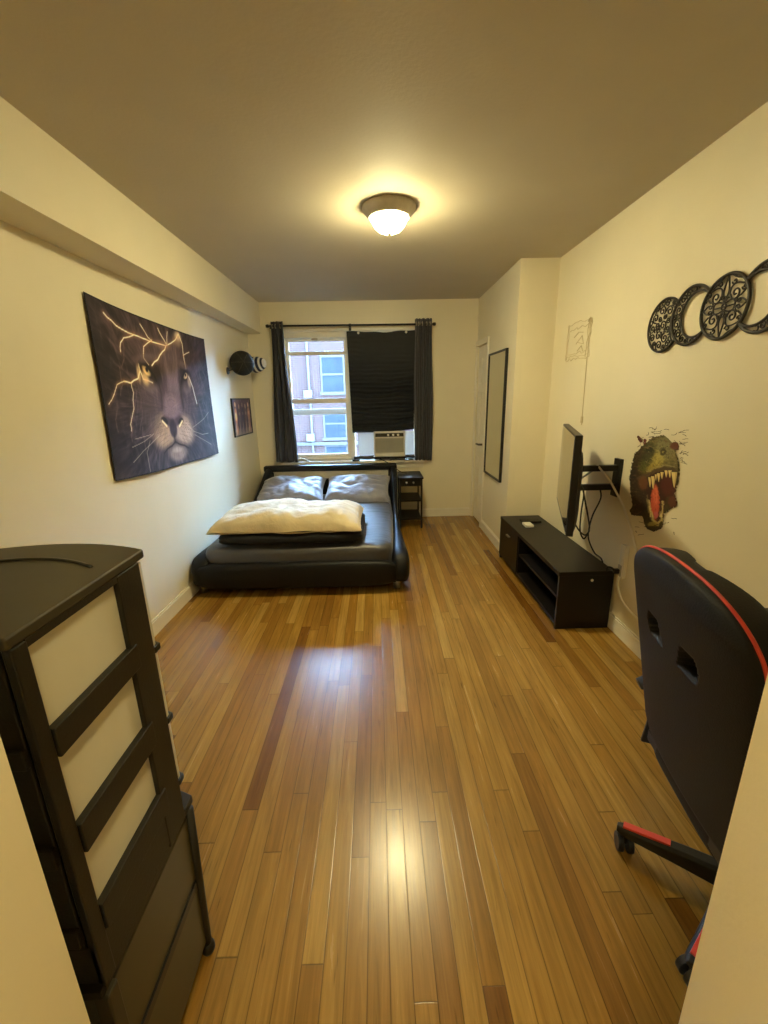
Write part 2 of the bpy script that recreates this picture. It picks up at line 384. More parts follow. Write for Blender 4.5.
for a,b in ((-.29,-.05),(.335,.448)):
    bm=BM(); tube(bm,smoothpts([(a,5.2,.772),(a+(b-a)*.3,5.19,.785),(a+(b-a)*.7,5.195,.778),(b,5.2,.788)]),.021,8)
    obj('foam_seal',bm,M_black,ac,smooth=True)
obj('tray_edge',B(-.045,.336,5.16,5.2,.762,.789),M_black,ac)
obj('power_cord',tube(BM(),smoothpts([(.02,5.14,.76),(.05,5.12,.758),(.1,5.10,.735),(.16,5.05,.69),(.22,5.0,.66),(.28,5.0,.622),(.34,5.02,.609)]),.0055,8),M_black,ac,smooth=True)

bm=tube(BM(),smoothpts([(.14,5.135,.752),(.22,5.14,.757),(.32,5.13,.752),(.43,5.14,.752)]),.0055,8)
tag(obj('charger_cable',bm,M_black,None,smooth=True),'short black cable lying on the sill below the air conditioner','cable')
bm=tube(BM(),[(-.31,5.14,.756),(-.22,5.145,.756)],.011,10)
tag(obj('marker_pen',bm,M_black,None,smooth=True),'small dark pen lying on the window sill left of the air conditioner','pen')
bm=BM(); tube(bm,smoothpts([(-1.02,5.15,.755),(-.97,5.14,.775),(-.93,5.15,.79),(-.88,5.16,.768),(-.84,5.15,.757)]),[.008]*5+[.016]*10+[.012]*18,8)
tag(obj('crumpled_tissue',bm,M_wcloth,None,smooth=True),'small crumpled white tissue on the sill by the left curtain','tissue')

# ------------------------------------------------------------------ outside: building across
b=thing('apartment_building','red brick apartment building across the street seen through the window','building',(0,20,-9))
obj('wall',B(-12,8,18,24,-9,4.5),M_brick,b)
obj('parapet',B(-12,8.1,17.9,18.1,4.4,4.6),M_concrete,b)
for xw in (-6.3,-1.75,2.6):
    for k,(z0,z1) in enumerate(((-6.6,-5.2),(-3.4,-2.1),(-2.0+.02,-.5),(-.12,1.0),(1.73,3.05))):
        wf=BM(); x0,x1=xw-.42,xw+.42
        box(wf,x0-.07,x0,17.96,18.02,z0,z1); box(wf,x1,x1+.07,17.96,18.02,z0,z1); box(wf,x0-.07,x1+.07,17.96,18.02,z1,z1+.09); box(wf,x0-.12,x1+.12,17.9,18.02,z0-.12,z0); box(wf,x0,x1,17.97,18.02,z0+(z1-z0)*.48,z0+(z1-z0)*.54)
        fo=obj('window',wf,M_concrete,b); obj('pane',B(x0,x1,17.985,18.005,z0,z1),M_bwin,fo)
wh=thing('daylight_blocker','lower unseen brick block added right of the window view to shape the daylight','building',(22,14,-9))  # unseen mass added to cut the low sky reaching the left wall
obj('wall',B(11,34,8,22,-9,5.5),M_brick,wh); obj('parapet',B(10.9,34,7.9,8.1,5.4,5.7),M_concrete,wh)
wg=thing('daylight_blocker','taller unseen brick block added left of the window view to shape the daylight','building',(-22,16,-9))  # added out of view to keep direct sky light off the right wall
obj('wall',B(-34,-9,13,24,-9,9),M_brick,wg); obj('parapet',B(-34,-8.9,12.9,13.1,8.9,9.2),M_concrete,wg)
obj('drain_pipe',cyl(BM(),(-2.72,17.9,-9),(-2.72,17.9,4.4),.05,12),M_concrete,b,smooth=True)
for z in (-.25,1.5): 
    bm=BM(); box(bm,-2.95,-2.62,17.75,18.02,z,z+.3); obj('vent_box',bm,M_vent,b,bevel=.02)
for z in (-3.75,.0-4.4): pass
obj('ledge',B(-12,8,17.85,18.02,-.42,-.30),M_concrete,b)
struct(obj('street_ground',B(-14,14,5.6,30,-9.2,-9),M_concrete))

# ------------------------------------------------------------------ bed
bed=thing('bed','low black faux-leather bed with dark mattress against the left wall','bed',(-.65,4.05,0))
def rail(xc,wd,name):
    ys=[5.08,5.0,4.9,4.75,4.6,4.45,4.3,4.1,3.9,3.6,3.4,3.28,3.2,3.14,3.09,3.06,3.045]
    zt=[.715,.70,.66,.58,.50,.44,.40,.365,.345,.33,.325,.325,.32,.31,.28,.24,.19]
    zb=[.06,.06,.06,.06,.06,.06,.06,.06,.06,.06,.055,.055,.055,.06,.08,.11,.15]
    rings=[]
    for y,a,c in zip(ys,zt,zb):
        x=xc(y); w=wd(y); 
        if y<3.15: w*=max(.35,math.sqrt(max(0,1-((3.15-y)/.112)**2)))
        hz=(a-c)/2; cz=(a+c)/2; rg=[]
        for k in range(20):
            t=2*PI*k/20; cx=math.copysign(abs(math.cos(t))**.55,math.cos(t)); sz=math.copysign(abs(math.sin(t))**.55,math.sin(t))
            rg.append((x+w/2*cx,y,cz+hz*sz))
        rings.append(rg)
    obj('side_rail',loft(BM(),rings),M_leather,bed,smooth=True)
tt=lambda y:max(0,min(1,(5.0-y)/1.9))
rail(lambda y:.178-.018*tt(y), lambda y:.095-.05*math.sin(PI*min(1,tt(y)*1.1))+.055*tt(y)**4,'r')
rail(lambda y:-1.305-.105*tt(y), lambda y:.105-.03*math.sin(PI*tt(y))+.065*tt(y)**3,'l')
# foot rail (rounded)
rg=[]
for x in -.66+.80*np.sin(np.linspace(-PI/2,PI/2,40)):
    e=max(.05,(1-abs((x+.66)/.803)**9))**.5
    r=[]
    for k in range(20):
        t=2*PI*k/20; cx=math.copysign(abs(math.cos(t))**.6,math.cos(t)); sz=math.copysign(abs(math.sin(t))**.6,math.sin(t))
        r.append((x,3.085+.055*e*cx,.165+.108*(.3+.7*e)*sz))
    rg.append(r)
obj('footboard',loft(BM(),rg),M_leather,bed,smooth=True)
obj('bed_base',B(-1.36,.12,3.1,5.02,.07,.20),M_leather,bed)
bm=BM(); hy0,hy1=5.0,5.09; hx0,hx1=-1.365,.225
box(bm,hx0,hx1,hy0,hy1,.655,.725); box(bm,hx0,hx1,hy0,hy1,.15,.565); box(bm,hx0,hx0+.115,hy0,hy1,.565,.655); box(bm,hx1-.105,hx1,hy0,hy1,.565,.655)
obj('headboard',bm,M_leather,bed,bevel=.02,seg=4)
obj('headboard_inset',B(hx0+.10,hx1-.09,hy0+.03,hy1-.02,.55,.67),M_slot,bed)
for x in (-1.43,.13):
    for y in (3.16,4.9): obj('foot',cyl(BM(),(x,y,0),(x,y,.075),.028,20),M_silver,bed,smooth=True)
def sq(t,p): return math.copysign(abs(t)**p,t)
def mat_f(u,v):
    # spherical-ish rounded box
    th=2*PI*u; ph=PI*(v-.5)
    cx=sq(math.cos(ph),.18)*sq(math.cos(th),.12); cy=sq(math.cos(ph),.18)*sq(math.sin(th),.12); cz=sq(math.sin(ph),.30)
    x=-.612-.035*max(0,-cy)+.750*cx; y=4.045+.955*cy; z=.245+.155*cz
    nn=mnoise.noise(Vector((x*2.4,y*1.6,z*5)))
    if cz>0: z+=.006*nn
    if cy<-.9: z+=.012*mnoise.noise(Vector((x*3,0,z*4)))*1; y+=.010*mnoise.noise(Vector((x*5+z*9,1,z*7)))
    return (x,y,z)
obj('mattress',grid(BM(),mat_f,160,60),M_sheet,bed,smooth=True)

def cushion(bm,c,a,b,h,rz=0,tilt=0,seed=0,wr=.012,n=48,pinch=.07,lump=0,flatb=.6):
    M=Matrix.Translation(c)@Matrix.Rotation(rz,4,'Z')@Matrix.Rotation(tilt,4,'X')
    def P(u,v,s):
        t=max(0,(1-u**4)*(1-v**4))**.42
        k=1-pinch*(1-v*v)*abs(u)**3; k2=1-pinch*(1-u*u)*abs(v)**3
        x=a*u*k; y=b*v*k2; z=h*t*(1 if s>0 else -flatb)
        q=Vector((x*4+seed*7,y*4,s*2.0)); ds=mnoise.noise(q)*wr*t + abs(mnoise.noise(q*2.3))*wr*.8*t
        z+=(ds+lump*mnoise.noise(Vector((x*2.6+seed,y*3,1)))*t)*s if s>0 else 0
        x+=.004*mnoise.noise(q*3); y+=.012*wr/.012*mnoise.noise(q*1.7+Vector((5,0,0)))
        return M@Vector((x,y,z))
    for s in (1,-1):
        grid(bm,lambda i,j:P(2*i-1,2*j-1,s),n,n)
    bmesh.ops.remove_doubles(bm,verts=bm.verts,dist=.0008)
    return bm
# pillows lean on the headboard
p1=obj('pillow',cushion(BM(),(-.985,4.71,.478),.375,.27,.092,.04,.36,1,.034),M_pillow,None,smooth=True)
tag(p1,'grey pillow lying left against the headboard','pillow')
p2=obj('pillow',cushion(BM(),(-.235,4.71,.478),.37,.27,.092,-.05,.36,4,.032),M_pillow,None,smooth=True)
tag(p2,'grey pillow lying right against the headboard, nearest the nightstand','pillow')
# folded dark blanket and cream duvet
def blanket_f(u,v):
    th=2*PI*u; ph=PI*(v-.5)
    cx=sq(math.cos(ph),.3)*sq(math.cos(th),.15); cy=sq(math.cos(ph),.3)*sq(math.sin(th),.15); cz=sq(math.sin(ph),.5)
    x=-.70+.570*cx; y=3.47+.36*cy; z=.440+.040*cz
    z+=.008*mnoise.noise(Vector((x*4,y*4,0))) if cz>0 else 0
    x+=.02*mnoise.noise(Vector((x,y*4,cz*2)))
    return (x,y,z)
tag(obj('folded_blanket',grid(BM(),blanket_f,140,30),M_blanket,None,smooth=True),'black folded blanket lying flat under the cream duvet','blanket')
tag(obj('folded_duvet',cushion(BM(),(-.738,3.45,.505),.600,.335,.128,0,0,9,.030,80,.03,.035,.25),M_duvet,None,smooth=True),'long puffy cream duvet folded across the foot of the bed','duvet')

# ------------------------------------------------------------------ nightstand
ns=thing('nightstand','narrow black metal and wood nightstand between bed and back wall','nightstand',(.36,4.95,0))
x0,x1,y0,y1=.235,.505,4.72,5.17
bm=BM(); box(bm,x0,x1+.01,y0,y1,.585,.603); obj('table_top',bm,M_wood,ns,bevel=.004)
dr=obj('drawer',B(x0+.02,x1-.02,y0+.03,y1-.02,.50,.585),M_wood,ns,bevel=.003)
for x in (.32,.40): obj('knob',lathe(BM(),[(.004,0),(.004,.012),(.011,.014),(.011,.024),(0,.026)],(x,y0+.03,.545),16,(0,-1,0)),M_silver,dr,smooth=True)
for z in (.10,.32): obj('shelf',B(x0+.01,x1-.012,y0+.02,y1-.02,z,z+.018),M_wood,ns)
for x in (x0+.012,x1-.012):
    for y in (y0+.015,y1-.015): obj('leg',B(x-.009,x+.009,y-.009,y+.009,0,.585),M_black,ns)

# ------------------------------------------------------------------ ceiling lamps
def ceiling_lamp(x,y,label,gm,sc=1.0):
    t=thing('ceiling_lamp',label,'lamp',(x,y,H_))
    obj('base_ring',lathe(BM(),[(0,0),(.180*sc,0),(.184*sc,-.005),(.184*sc,-.012),(.172*sc,-.024),(.152*sc,-.044),(.142*sc,-.056),(.134*sc,-.060),(.128*sc,-.058),(.124*sc,-.045),(0,-.042)],(x,y,H_),48),M_satin,t,smooth=True)
    obj('glass_dome',lathe(BM(),[(0,-.041),(.122*sc,-.042),(.124*sc,-.054),(.117*sc,-.076),(.102*sc,-.098),(.078*sc,-.117),(.045*sc,-.130),(.016,-.134),(0,-.134)],(x,y,H_),48),gm,t,smooth=True)
    obj('finial',lathe(BM(),[(0,-.131),(.014,-.133),(.015,-.138),(.008,-.141),(.010,-.147),(0,-.151)],(x,y,H_),20),M_nickel,t,smooth=True)
    return t
ceiling_lamp(.097,2.80,'lit flush-mount ceiling lamp with frosted dome and nickel ring',M_glow,.85)
ceiling_lamp(.0,-.32,'lit flush-mount lamp on the hallway ceiling behind the doorway',M_glow2)

# ------------------------------------------------------------------ mirror on closet wall
mr=thing('wall_mirror','tall narrow black-framed mirror on the closet wall beside the door','mirror',(C_-.012,4.29,.68))
my0,my1,mz0,mz1=3.988,4.60,.675,1.897
bm=BM(); t=.018; x0,x1=C_-.026,C_-.001
box(bm,x0,x1,my0,my0+t,mz0,mz1); box(bm,x0,x1,my1-t,my1,mz0,mz1); box(bm,x0,x1,my0+t,my1-t,mz0,mz0+t); box(bm,x0,x1,my0+t,my1-t,mz1-t,mz1)
obj('mirror_frame',bm,M_black,mr,bevel=.002)
obj('mirror_panel',B(C_-.018,C_-.002,my0+t-.002,my1-t+.002,mz0+t-.002,mz1-t+.002),M_mirror,mr)

# ------------------------------------------------------------------ TV stand
ts=thing('tv_stand','low black-brown TV stand with open shelves against the right wall','tv stand',(1.31,3.11,0))
x0,x1,y0,y1,h=1.138,1.487,2.462,3.772,.403
yd=3.27
obj('top_panel',B(x0-.006,x1,y0,y1,h-.028,h),M_wood,ts,bevel=.002)
obj('bottom_panel',B(x0,x1,y0+.02,y1-.02,.03,.055),M_wood,ts)
obj('side_panel',B(x0,x1,y0,y0+.022,0,h-.028),M_wood,ts,bevel=.0015); obj('side_panel',B(x0,x1,y1-.022,y1,0,h-.028),M_wood,ts)
obj('divider',B(x0+.004,x1,yd-.011,yd+.011,.055,h-.028),M_wood,ts)
obj('back_panel',B(x1-.008,x1,y0+.022,y1-.022,.055,h-.028),M_wood,ts)
obj('shelf',B(x0+.01,x1-.008,y0+.022,yd-.011,.205,.222),M_wood,ts)
obj('plinth',B(x0+.03,x0+.045,y0+.022,y1-.022,0,.03),M_wood,ts)
dd=obj('cabinet_door',B(x0-.004,x0+.014,yd+.002,y1-.003,.035,h-.03),M_wood,ts,bevel=.0015)
obj('handle',B(x0-.024,x0-.004,3.46,3.54,.292,.306),M_silver,dd,bevel=.004)
obj('cable_cap',cyl(BM(),(1.348,y0-.003,.343),(1.348,y0,.343),.009,16),M_white,ts)
bm=BM(); box(bm,1.24,1.31,3.40,3.50,h,h+.022); tag(obj('white_remote',bm,M_white,None,bevel=.005),'small white remote lying on the TV stand','remote')
bm=BM(); box(bm,1.25,1.42,3.515,3.60,h,h+.022); tag(obj('streaming_box',bm,M_plast,None,bevel=.008),'flat black media box on the TV stand behind the white remote','media box')

# ------------------------------------------------------------------ TV on swing arm
A=Vector((.985,2.11,0)); Bf=Vector((1.285,2.95,0)); cen=(A+Bf)/2; dirv=(Bf-A).normalized(); ln=(Bf-A).length
rz=math.atan2(dirv.y,dirv.x)   # local x runs along the screen, local +y points into the room (screen side)
tv=thing('television','slim black flat-screen television swung out from the right wall','television',(cen.x,cen.y,.765),rz=rz)
hh=.53; th=.018
bm=BM(); box(bm,-ln/2,ln/2,-.036,0,0,hh); obj('casing',bm,M_black,tv,bevel=.004,local=True)
bm=BM()
def back_f(u,v):
    x=(u-.5)*ln*.94; z=.01+(hh*.84)*v
    e=max(0,1-abs(2*u-1)**6)*max(0,1-abs(2*v-1)**6)
    return (x,-.036-.030*e**.5,z)
grid(bm,back_f,24,16); obj('back_cover',bm,M_plast,tv,smooth=True,local=True)
obj('screen',B(-ln/2+.010,ln/2-.010,0,.002,.022,hh-.010),M_screen,tv,local=True)
# mount
mt=thing('tv_wall_mount','black swing-arm TV bracket screwed to the right wall','tv mount',(R_,2.57,.86))
obj('wall_plate',B(R_-.022,R_,2.555,2.625,.862,1.10),M_black,mt,bevel=.003)
obj('arm',B(1.19,R_-.02,2.572,2.606,1.025,1.062),M_black,mt,bevel=.003)
obj('arm',B(1.19,R_-.02,2.572,2.606,.905,.942),M_black,mt,bevel=.003)
obj('pivot',cyl(BM(),(1.205,2.589,.87),(1.205,2.589,1.10),.021,20),M_black,mt,smooth=True)
obj('strut',cyl(BM(),(1.235,2.589,.955),(1.34,2.589,1.03),.006,10),M_silver,mt,smooth=True)
bm=BM(); cyl(bm,(1.205,2.589,.98),(1.19,2.56,.98),.02,12); box(bm,1.165,1.20,2.50,2.62,.90,1.08); obj('tv_plate',bm,M_black,mt)
for pts,lb in (([(1.235,2.56,.96),(1.262,2.52,.91),(1.25,2.5,.79),(1.254,2.5,.674),(1.275,2.5,.62),(1.292,2.5,.618),(1.312,2.5,.673),(1.30,2.5,.74),(1.272,2.51,.854),(1.262,2.54,.93),(1.25,2.57,.96)],'black cable hanging below the TV mount in a long closed loop'),
    ([(1.395,2.585,.915),(1.394,2.56,.855),(1.35,2.55,.749),(1.336,2.55,.656),(1.343,2.55,.587),(1.40,2.57,.49),(1.47,2.6,.43),(1.497,2.62,.36)],'black cable dropping from the TV mount arm and down behind the stand'),
    ([(1.165,2.47,.80),(1.187,2.46,.745),(1.225,2.45,.683),(1.27,2.46,.650),(1.31,2.49,.668)],'short black cable running from the television back to the hanging cable loop')):
    c=obj('tv_cable',tube(BM(),smoothpts(pts),.0048,7),M_black,None,smooth=True)
    tag(c,lb,'cable','black cables below the television')
obj('white_cord',tube(BM(),[(1.36,2.585,1.066),(1.42,2.51,.965),(1.47,2.44,.84),(1.492,2.375,.725),(1.497,2.30,.60),(1.497,2.22,.46)],.0065,8),M_wire,mt,smooth=True)['label']='white cord'
# power strip
ps=thing('power_strip','white vertical power strip on the right wall beside the TV stand','power strip',(R_-.015,2.40,.38))
obj('strip_body',B(R_-.028,R_,2.375,2.425,.385,.60),M_white,ps,bevel=.006)
obj('socket_face',B(R_-.034,R_-.026,2.385,2.415,.40,.47),M_beige,ps)
c=thing('black_plug','black plug in the power strip at the TV stand','plug',(1.45,2.41,.43))
bm=BM(); box(bm,R_-.065,R_-.034,2.388,2.414,.415,.445); obj('plug_body',bm,M_black,c,bevel=.005)
obj('plug_cord',tube(BM(),smoothpts([(R_-.06,2.40,.43),(1.435,2.41,.447),(1.425,2.44,.44),(1.43,2.455,.41)]),.006,8),M_black,c,smooth=True)
obj('white_cord',tube(BM(),smoothpts([(R_-.03,2.395,.40),(R_-.045,2.375,.35),(R_-.04,2.33,.28),(R_-.03,2.25,.24),(R_-.02,2.1,.22)]),.006,8),M_wire,ps,smooth=True)


# ------------------------------------------------------------------ painting canvases (numpy)
rng=np.random.RandomState(3)
def vnoise(x,y,seed=0):
    x=np.asarray(x,float); y=np.asarray(y,float); xi=np.floor(x).astype(int); yi=np.floor(y).astype(int); fx=x-xi; fy=y-yi
    fx=fx*fx*(3-2*fx); fy=fy*fy*(3-2*fy)
    def h(a,b):
        n=(a*374761393+b*668265263+seed*1274126177)&0x7fffffff
        n=((n^(n>>13))*1274126177)&0x7fffffff
        return ((n^(n>>16))&0xffff)/65535.0
    return (h(xi,yi)*(1-fx)+h(xi+1,yi)*fx)*(1-fy)+(h(xi,yi+1)*(1-fx)+h(xi+1,yi+1)*fx)*fy
def fbm(x,y,seed=0): return .5*vnoise(x,y,seed)+.3*vnoise(x*2.1,y*2.1,seed+1)+.2*vnoise(x*4.3,y*4.3,seed+2)
class Canvas:
    def __init__(s,X,Y,base):
        s.X,s.Y=X,Y; s.c=np.zeros(X.shape+(3,))+np.array(base,float); s.a=np.zeros(X.shape)
    def over(s,m,col): 
        m=np.clip(m,0,1)[...,None]; s.c=s.c*(1-m)+np.array(col,float)*m
    def blob(s,cx,cy,rx,ry,col,al=1,soft=.4,rot=0,A=False):
        dx,dy=s.X-cx,s.Y-cy; c_,s_=math.cos(rot),math.sin(rot); u=(dx*c_+dy*s_)/rx; v=(-dx*s_+dy*c_)/ry
        r=np.sqrt(u*u+v*v); m=np.clip((1+soft/2-r)/max(soft,1e-3),0,1); m=m*m*(3-2*m)
        s.over(m*al,col)
        if A: s.a=np.maximum(s.a,m)
    def dist(s,pts):
        d=np.full(s.X.shape,1e9)
        for (ax,ay),(bx,by) in zip(pts[:-1],pts[1:]):
            vx,vy=bx-ax,by-ay; t=np.clip(((s.X-ax)*vx+(s.Y-ay)*vy)/(vx*vx+vy*vy+1e-12),0,1)
            d=np.minimum(d,np.hypot(s.X-ax-t*vx,s.Y-ay-t*vy))
        return d
    def stroke(s,pts,w,col,al=1,glow=0,gcol=None,A=False):
        d=s.dist(pts)
        if glow: s.over(np.exp(-(d/glow)**2)*.45,gcol or col)
        m=np.clip((w*1.4-d)/(w*.8),0,1); s.over(m*al,col)
        if A: s.a=np.maximum(s.a,m)
    def poly(s,pts,col=None,al=1,A=False):
        ins=np.zeros(s.X.shape,bool); n=len(pts); j=n-1
        for i in range(n):
            xi,yi=pts[i]; xj,yj=pts[j]
            cnd=((yi>s.Y)!=(yj>s.Y))&(s.X<(xj-xi)*(s.Y-yi)/((yj-yi) or 1e-9)+xi); ins^=cnd; j=i
        m=ins.astype(float)
        if col is not None: s.over(m*al,col)
        if A: s.a=np.maximum(s.a,m)
        return m
def paint_mesh(name,P,C,mat_,parent=None,keep=None,solid=0):
    """P (h,w,3) world points, C (h,w,3) sRGB 0..255"""
    h,w_=P.shape[:2]; idx=np.arange(h*w_).reshape(h,w_)
    q=np.stack([idx[:-1,:-1],idx[:-1,1:],idx[1:,1:],idx[1:,:-1]],-1).reshape(-1,4)
    V=P.reshape(-1,3).copy(); Cc=np.clip(C.reshape(-1,3)/255,0,1)
    if keep is not None:
        k=keep.reshape(-1); q=q[k[q].sum(1)>=3]
        used=np.unique(q); mp=np.full(len(V),-1); mp[used]=np.arange(len(used)); V=V[used]; Cc=Cc[used]; q=mp[q]
    org=np.array([V[:,0].mean(),V[:,1].mean(),V[:,2].min()]); V=V-org
    if parent is not None: org=org-np.array(parent.location)
    me=bpy.data.meshes.new(name); me.from_pydata(V.tolist(),[],q.tolist()); me.update()
    Cl=np.where(Cc<=.04045,Cc/12.92,((Cc+.055)/1.055)**2.4)
    at=me.color_attributes.new('paint','FLOAT_COLOR','POINT'); at.data.foreach_set('color',np.c_[Cl,np.ones(len(Cl))].astype(np.float32).ravel())
    me.polygons.foreach_set('use_smooth',[True]*len(me.polygons))
    o=bpy.data.objects.new(name,me); COL.objects.link(o); o.location=org; me.materials.append(mat_)
    if parent is not None: o.parent=parent
    if solid: m=o.modifiers.new('s','SOLIDIFY'); m.thickness=solid; m.offset=0
    return o

# ---- lion tapestry
w_,h_=340,230
U,V=np.meshgrid(np.linspace(0,1,w_),np.linspace(0,1,h_))
AS=1.57; cv=Canvas(U*AS,V,(38,31,34))
cx,cy=.5*AS,.42
th=np.arctan2(V-cy,U*AS-cx); rr=np.hypot(U*AS-cx,V-cy)
fur=fbm(th*9+3*fbm(rr*3,th*2,7),rr*3.5,1); fur2=fbm(th*30+2*fbm(rr*5,th*3,4),rr*6,5)
k=(np.clip((fur-.35)*2.2,0,1)*.6+np.clip((fur2-.4)*2,0,1)*.4)
cv.c=np.array((26,21,25))+k[...,None]*np.array((62,48,50))
cloud=fbm(U*5,V*5,9)
cv.over(np.clip((cloud-.45)*2,0,1)*np.clip((V-.55)*2.2,0,1)*.5,(78,66,74))
cv.over(np.clip((.12-U)/.12,0,1)*.5,(22,18,20)); cv.over(np.clip((U-.85)/.15,0,1)*.6,(24,20,26))
def pb(u,v,rx,ry,col,al=1,soft=.8,rot=0): cv.blob(u*AS,v,rx*AS,ry,col,al,soft,rot)
pb(.52,.66,.26,.27,(84,68,76),.75,.9); pb(.5,.45,.22,.30,(92,76,80),.6,.9)
pb(.30,.80,.10,.12,(66,52,58),.7,.8); pb(.74,.84,.08,.10,(60,48,56),.6,.8)
pb(.36,.66,.11,.085,(30,22,26),.9,.7); pb(.68,.655,.075,.08,(30,22,27),.85,.7)
pb(.55,.62,.075,.26,(118,100,110),.75,.9); pb(.555,.80,.05,.12,(52,42,48),.5,.9); pb(.47,.60,.03,.2,(50,40,46),.5,1); pb(.635,.58,.025,.2,(52,42,50),.5,1)
pb(.52,.43,.105,.12,(98,80,90),.9,.7); pb(.515,.46,.07,.06,(132,112,120),.55,.9)
pb(.41,.26,.115,.12,(176,150,120),.8,.75); pb(.615,.25,.095,.115,(186,160,138),.8,.75)
pb(.52,.10,.10,.070,(138,120,108),.85,.7); pb(.52,.118,.05,.02,(168,148,130),.6,.9); pass
for sg in (-1,1): cv.stroke([(.503*AS,.180),((.505+sg*.04)*AS,.155),((.505+sg*.09)*AS,.140),((.505+sg*.13)*AS,.112)],.006,(26,17,20),.85,.022,(40,28,30))
pb(.30,.40,.09,.16,(70,56,54),.6,.9); pb(.72,.42,.05,.18,(64,52,58),.6,.9)
pb(.505,.345,.095,.055,(60,44,52),.95,.5); pb(.505,.395,.078,.045,(116,96,106),.9,.7); pb(.50,.275,.035,.065,(44,30,38),.95,.5)
pb(.425,.335,.03,.026,(16,10,14),.95,.5,-.3); pb(.585,.325,.027,.024,(16,10,14),.95,.5,.3)
cv.stroke([(.502*AS,.25),(.502*AS,.175)],.006,(24,14,18),.9)
for sgn in (-1,1):
    for q in range(9):
        a=q/9; x0=(.51+sgn*(.05+.02*(q%3)))*AS; y0=.18+.018*q
        cv.stroke([(x0,y0),(x0+sgn*(.10+.05*a),y0-.03+.02*a)],.0013,(80,60,60),.6)
cv.over(np.clip((fbm(U*AS*34+6*fbm(U*3,V*3,51),V*9,52)-.52)*3,0,1)*.30*np.clip(1.2-rr,0,1),(150,126,120))
for q in range(26):
    u0=rng.uniform(.02,.34) if q%2 else rng.uniform(.76,.97); v0=rng.uniform(.05,.95); sg=1 if u0<.5 else -1
    pts=[(u0*AS,v0)]
    for _ in range(5): pts.append((pts[-1][0]-sg*rng.uniform(-.01,.03),pts[-1][1]-rng.uniform(.02,.05)))
    cv.stroke(pts,.0022,(112,90,86),.5,.010,(70,54,56))
fine=fbm(th*60,rr*14,12); cv.c*= (0.8+.4*fine)[...,None]
Wm=(255,240,206); Gm=(158,116,84)
def bolt(p,w=.0042,glow=.018,al=1):
    q=[]; 
    for (a,b_) in zip(p[:-1],p[1:]):
        q.append((a[0]*AS,a[1]))
        q.append(((a[0]+b_[0])/2*AS+rng.uniform(-.006,.006),(a[1]+b_[1])/2+rng.uniform(-.006,.006)))
    q.append((p[-1][0]*AS,p[-1][1])); cv.stroke(q,w*.8,Wm,al,glow*.9,Gm)
bolt([(.098,.935),(.141,.909),(.2,.881),(.283,.872),(.392,.863),(.527,.862),(.631,.924),(.675,.977)],.005,.02)
bolt([(.283,.872),(.204,.832),(.177,.798),(.166,.745)],.004,.016)
bolt([(.527,.862),(.489,.814),(.439,.752),(.385,.705)],.006,.022); bolt([(.411,.873),(.341,.816),(.327,.744),(.36,.705)],.004,.018)
bolt([(.474,.966),(.501,.918),(.537,.864)],.004,.014); bolt([(.337,.952),(.368,.909),(.402,.872)],.003,.012); bolt([(.558,.965),(.54,.878)],.003,.012)
bolt([(.675,.977),(.705,.909),(.699,.825),(.708,.703),(.758,.587),(.782,.456)],.005,.018); bolt([(.699,.825),(.778,.86)],.003,.012)
bolt([(.281,.712),(.285,.656),(.259,.604),(.2,.57),(.152,.573)],.0055,.022); bolt([(.152,.573),(.101,.548),(.07,.49),(.028,.433)],.003,.018,.8)
bolt([(.2,.57),(.206,.514),(.187,.415),(.143,.318),(.142,.281)],.003,.012,.8); bolt([(.285,.656),(.299,.606),(.371,.591)],.006,.02)
cv.blob(.665*AS,.955,.05,.03,Wm,.6,1.2)
for (eu,ev,r_) in ((.335,.665,.046),(.69,.67,.036)):
    pb(eu,ev+.004,r_*1.05,r_*1.0,(24,15,14),1,.35,-.45 if eu<.5 else .35); pb(eu,ev,r_*.70,r_*.62,(206,178,128),1,.6,-.45 if eu<.5 else .35); pb(eu+.003,ev+.006,r_*.22,r_*.34,(28,18,10),1,.5)
for sg,eu,ev in ((-1,.335,.665),(1,.69,.67)):
    k_=1 if sg<0 else .75
    cv.stroke([((eu+sg*.05*k_)*AS,ev+.045),(eu*AS,ev+.036),((eu-sg*.055*k_)*AS,ev-.022),((eu-sg*.07*k_)*AS,ev-.055)],.010,(18,12,14),.95,.03,(30,22,24))
    cv.stroke([((eu-sg*.085*k_)*AS,ev-.05),((eu-sg*.095*k_)*AS,ev-.14),((eu-sg*.085*k_)*AS,ev-.24)],.010,(44,34,40),.5,.03,(50,40,46))
    cv.blob((eu-sg*.0)*AS,ev+.075,.085*k_*AS,.03,(104,88,94),.55,.9,-.2*sg)
    cv.blob((eu+sg*.0)*AS,ev-.09,.06*k_*AS,.05,(112,96,96),.5,.9,.2*sg)
for q in range(3): cv.stroke([(.475*AS,.53-.028*q),(.51*AS,.545-.028*q),(.55*AS,.53-.028*q)],.003,(84,70,80),.4)
cv.blob(.318*AS,.615,.040,.045,(226,196,150),.75,1.1,.5); cv.blob(.27*AS,.635,.02,.05,(240,214,170),.6,1.1)
cv.blob(.725*AS,.63,.03,.045,(206,176,140),.55,1.1); cv.blob(.655*AS,.93,.07,.05,(190,156,130),.45,1.2); cv.blob(.50*AS,.86,.10,.03,(150,120,110),.4,1.2)
for a,b_ in (((.44,.30),(.405,.335)),((.565,.29),(.60,.325))): cv.stroke([(a[0]*AS,a[1]),(b_[0]*AS,b_[1])],.009,(232,214,170),.9,.014,(180,140,100))
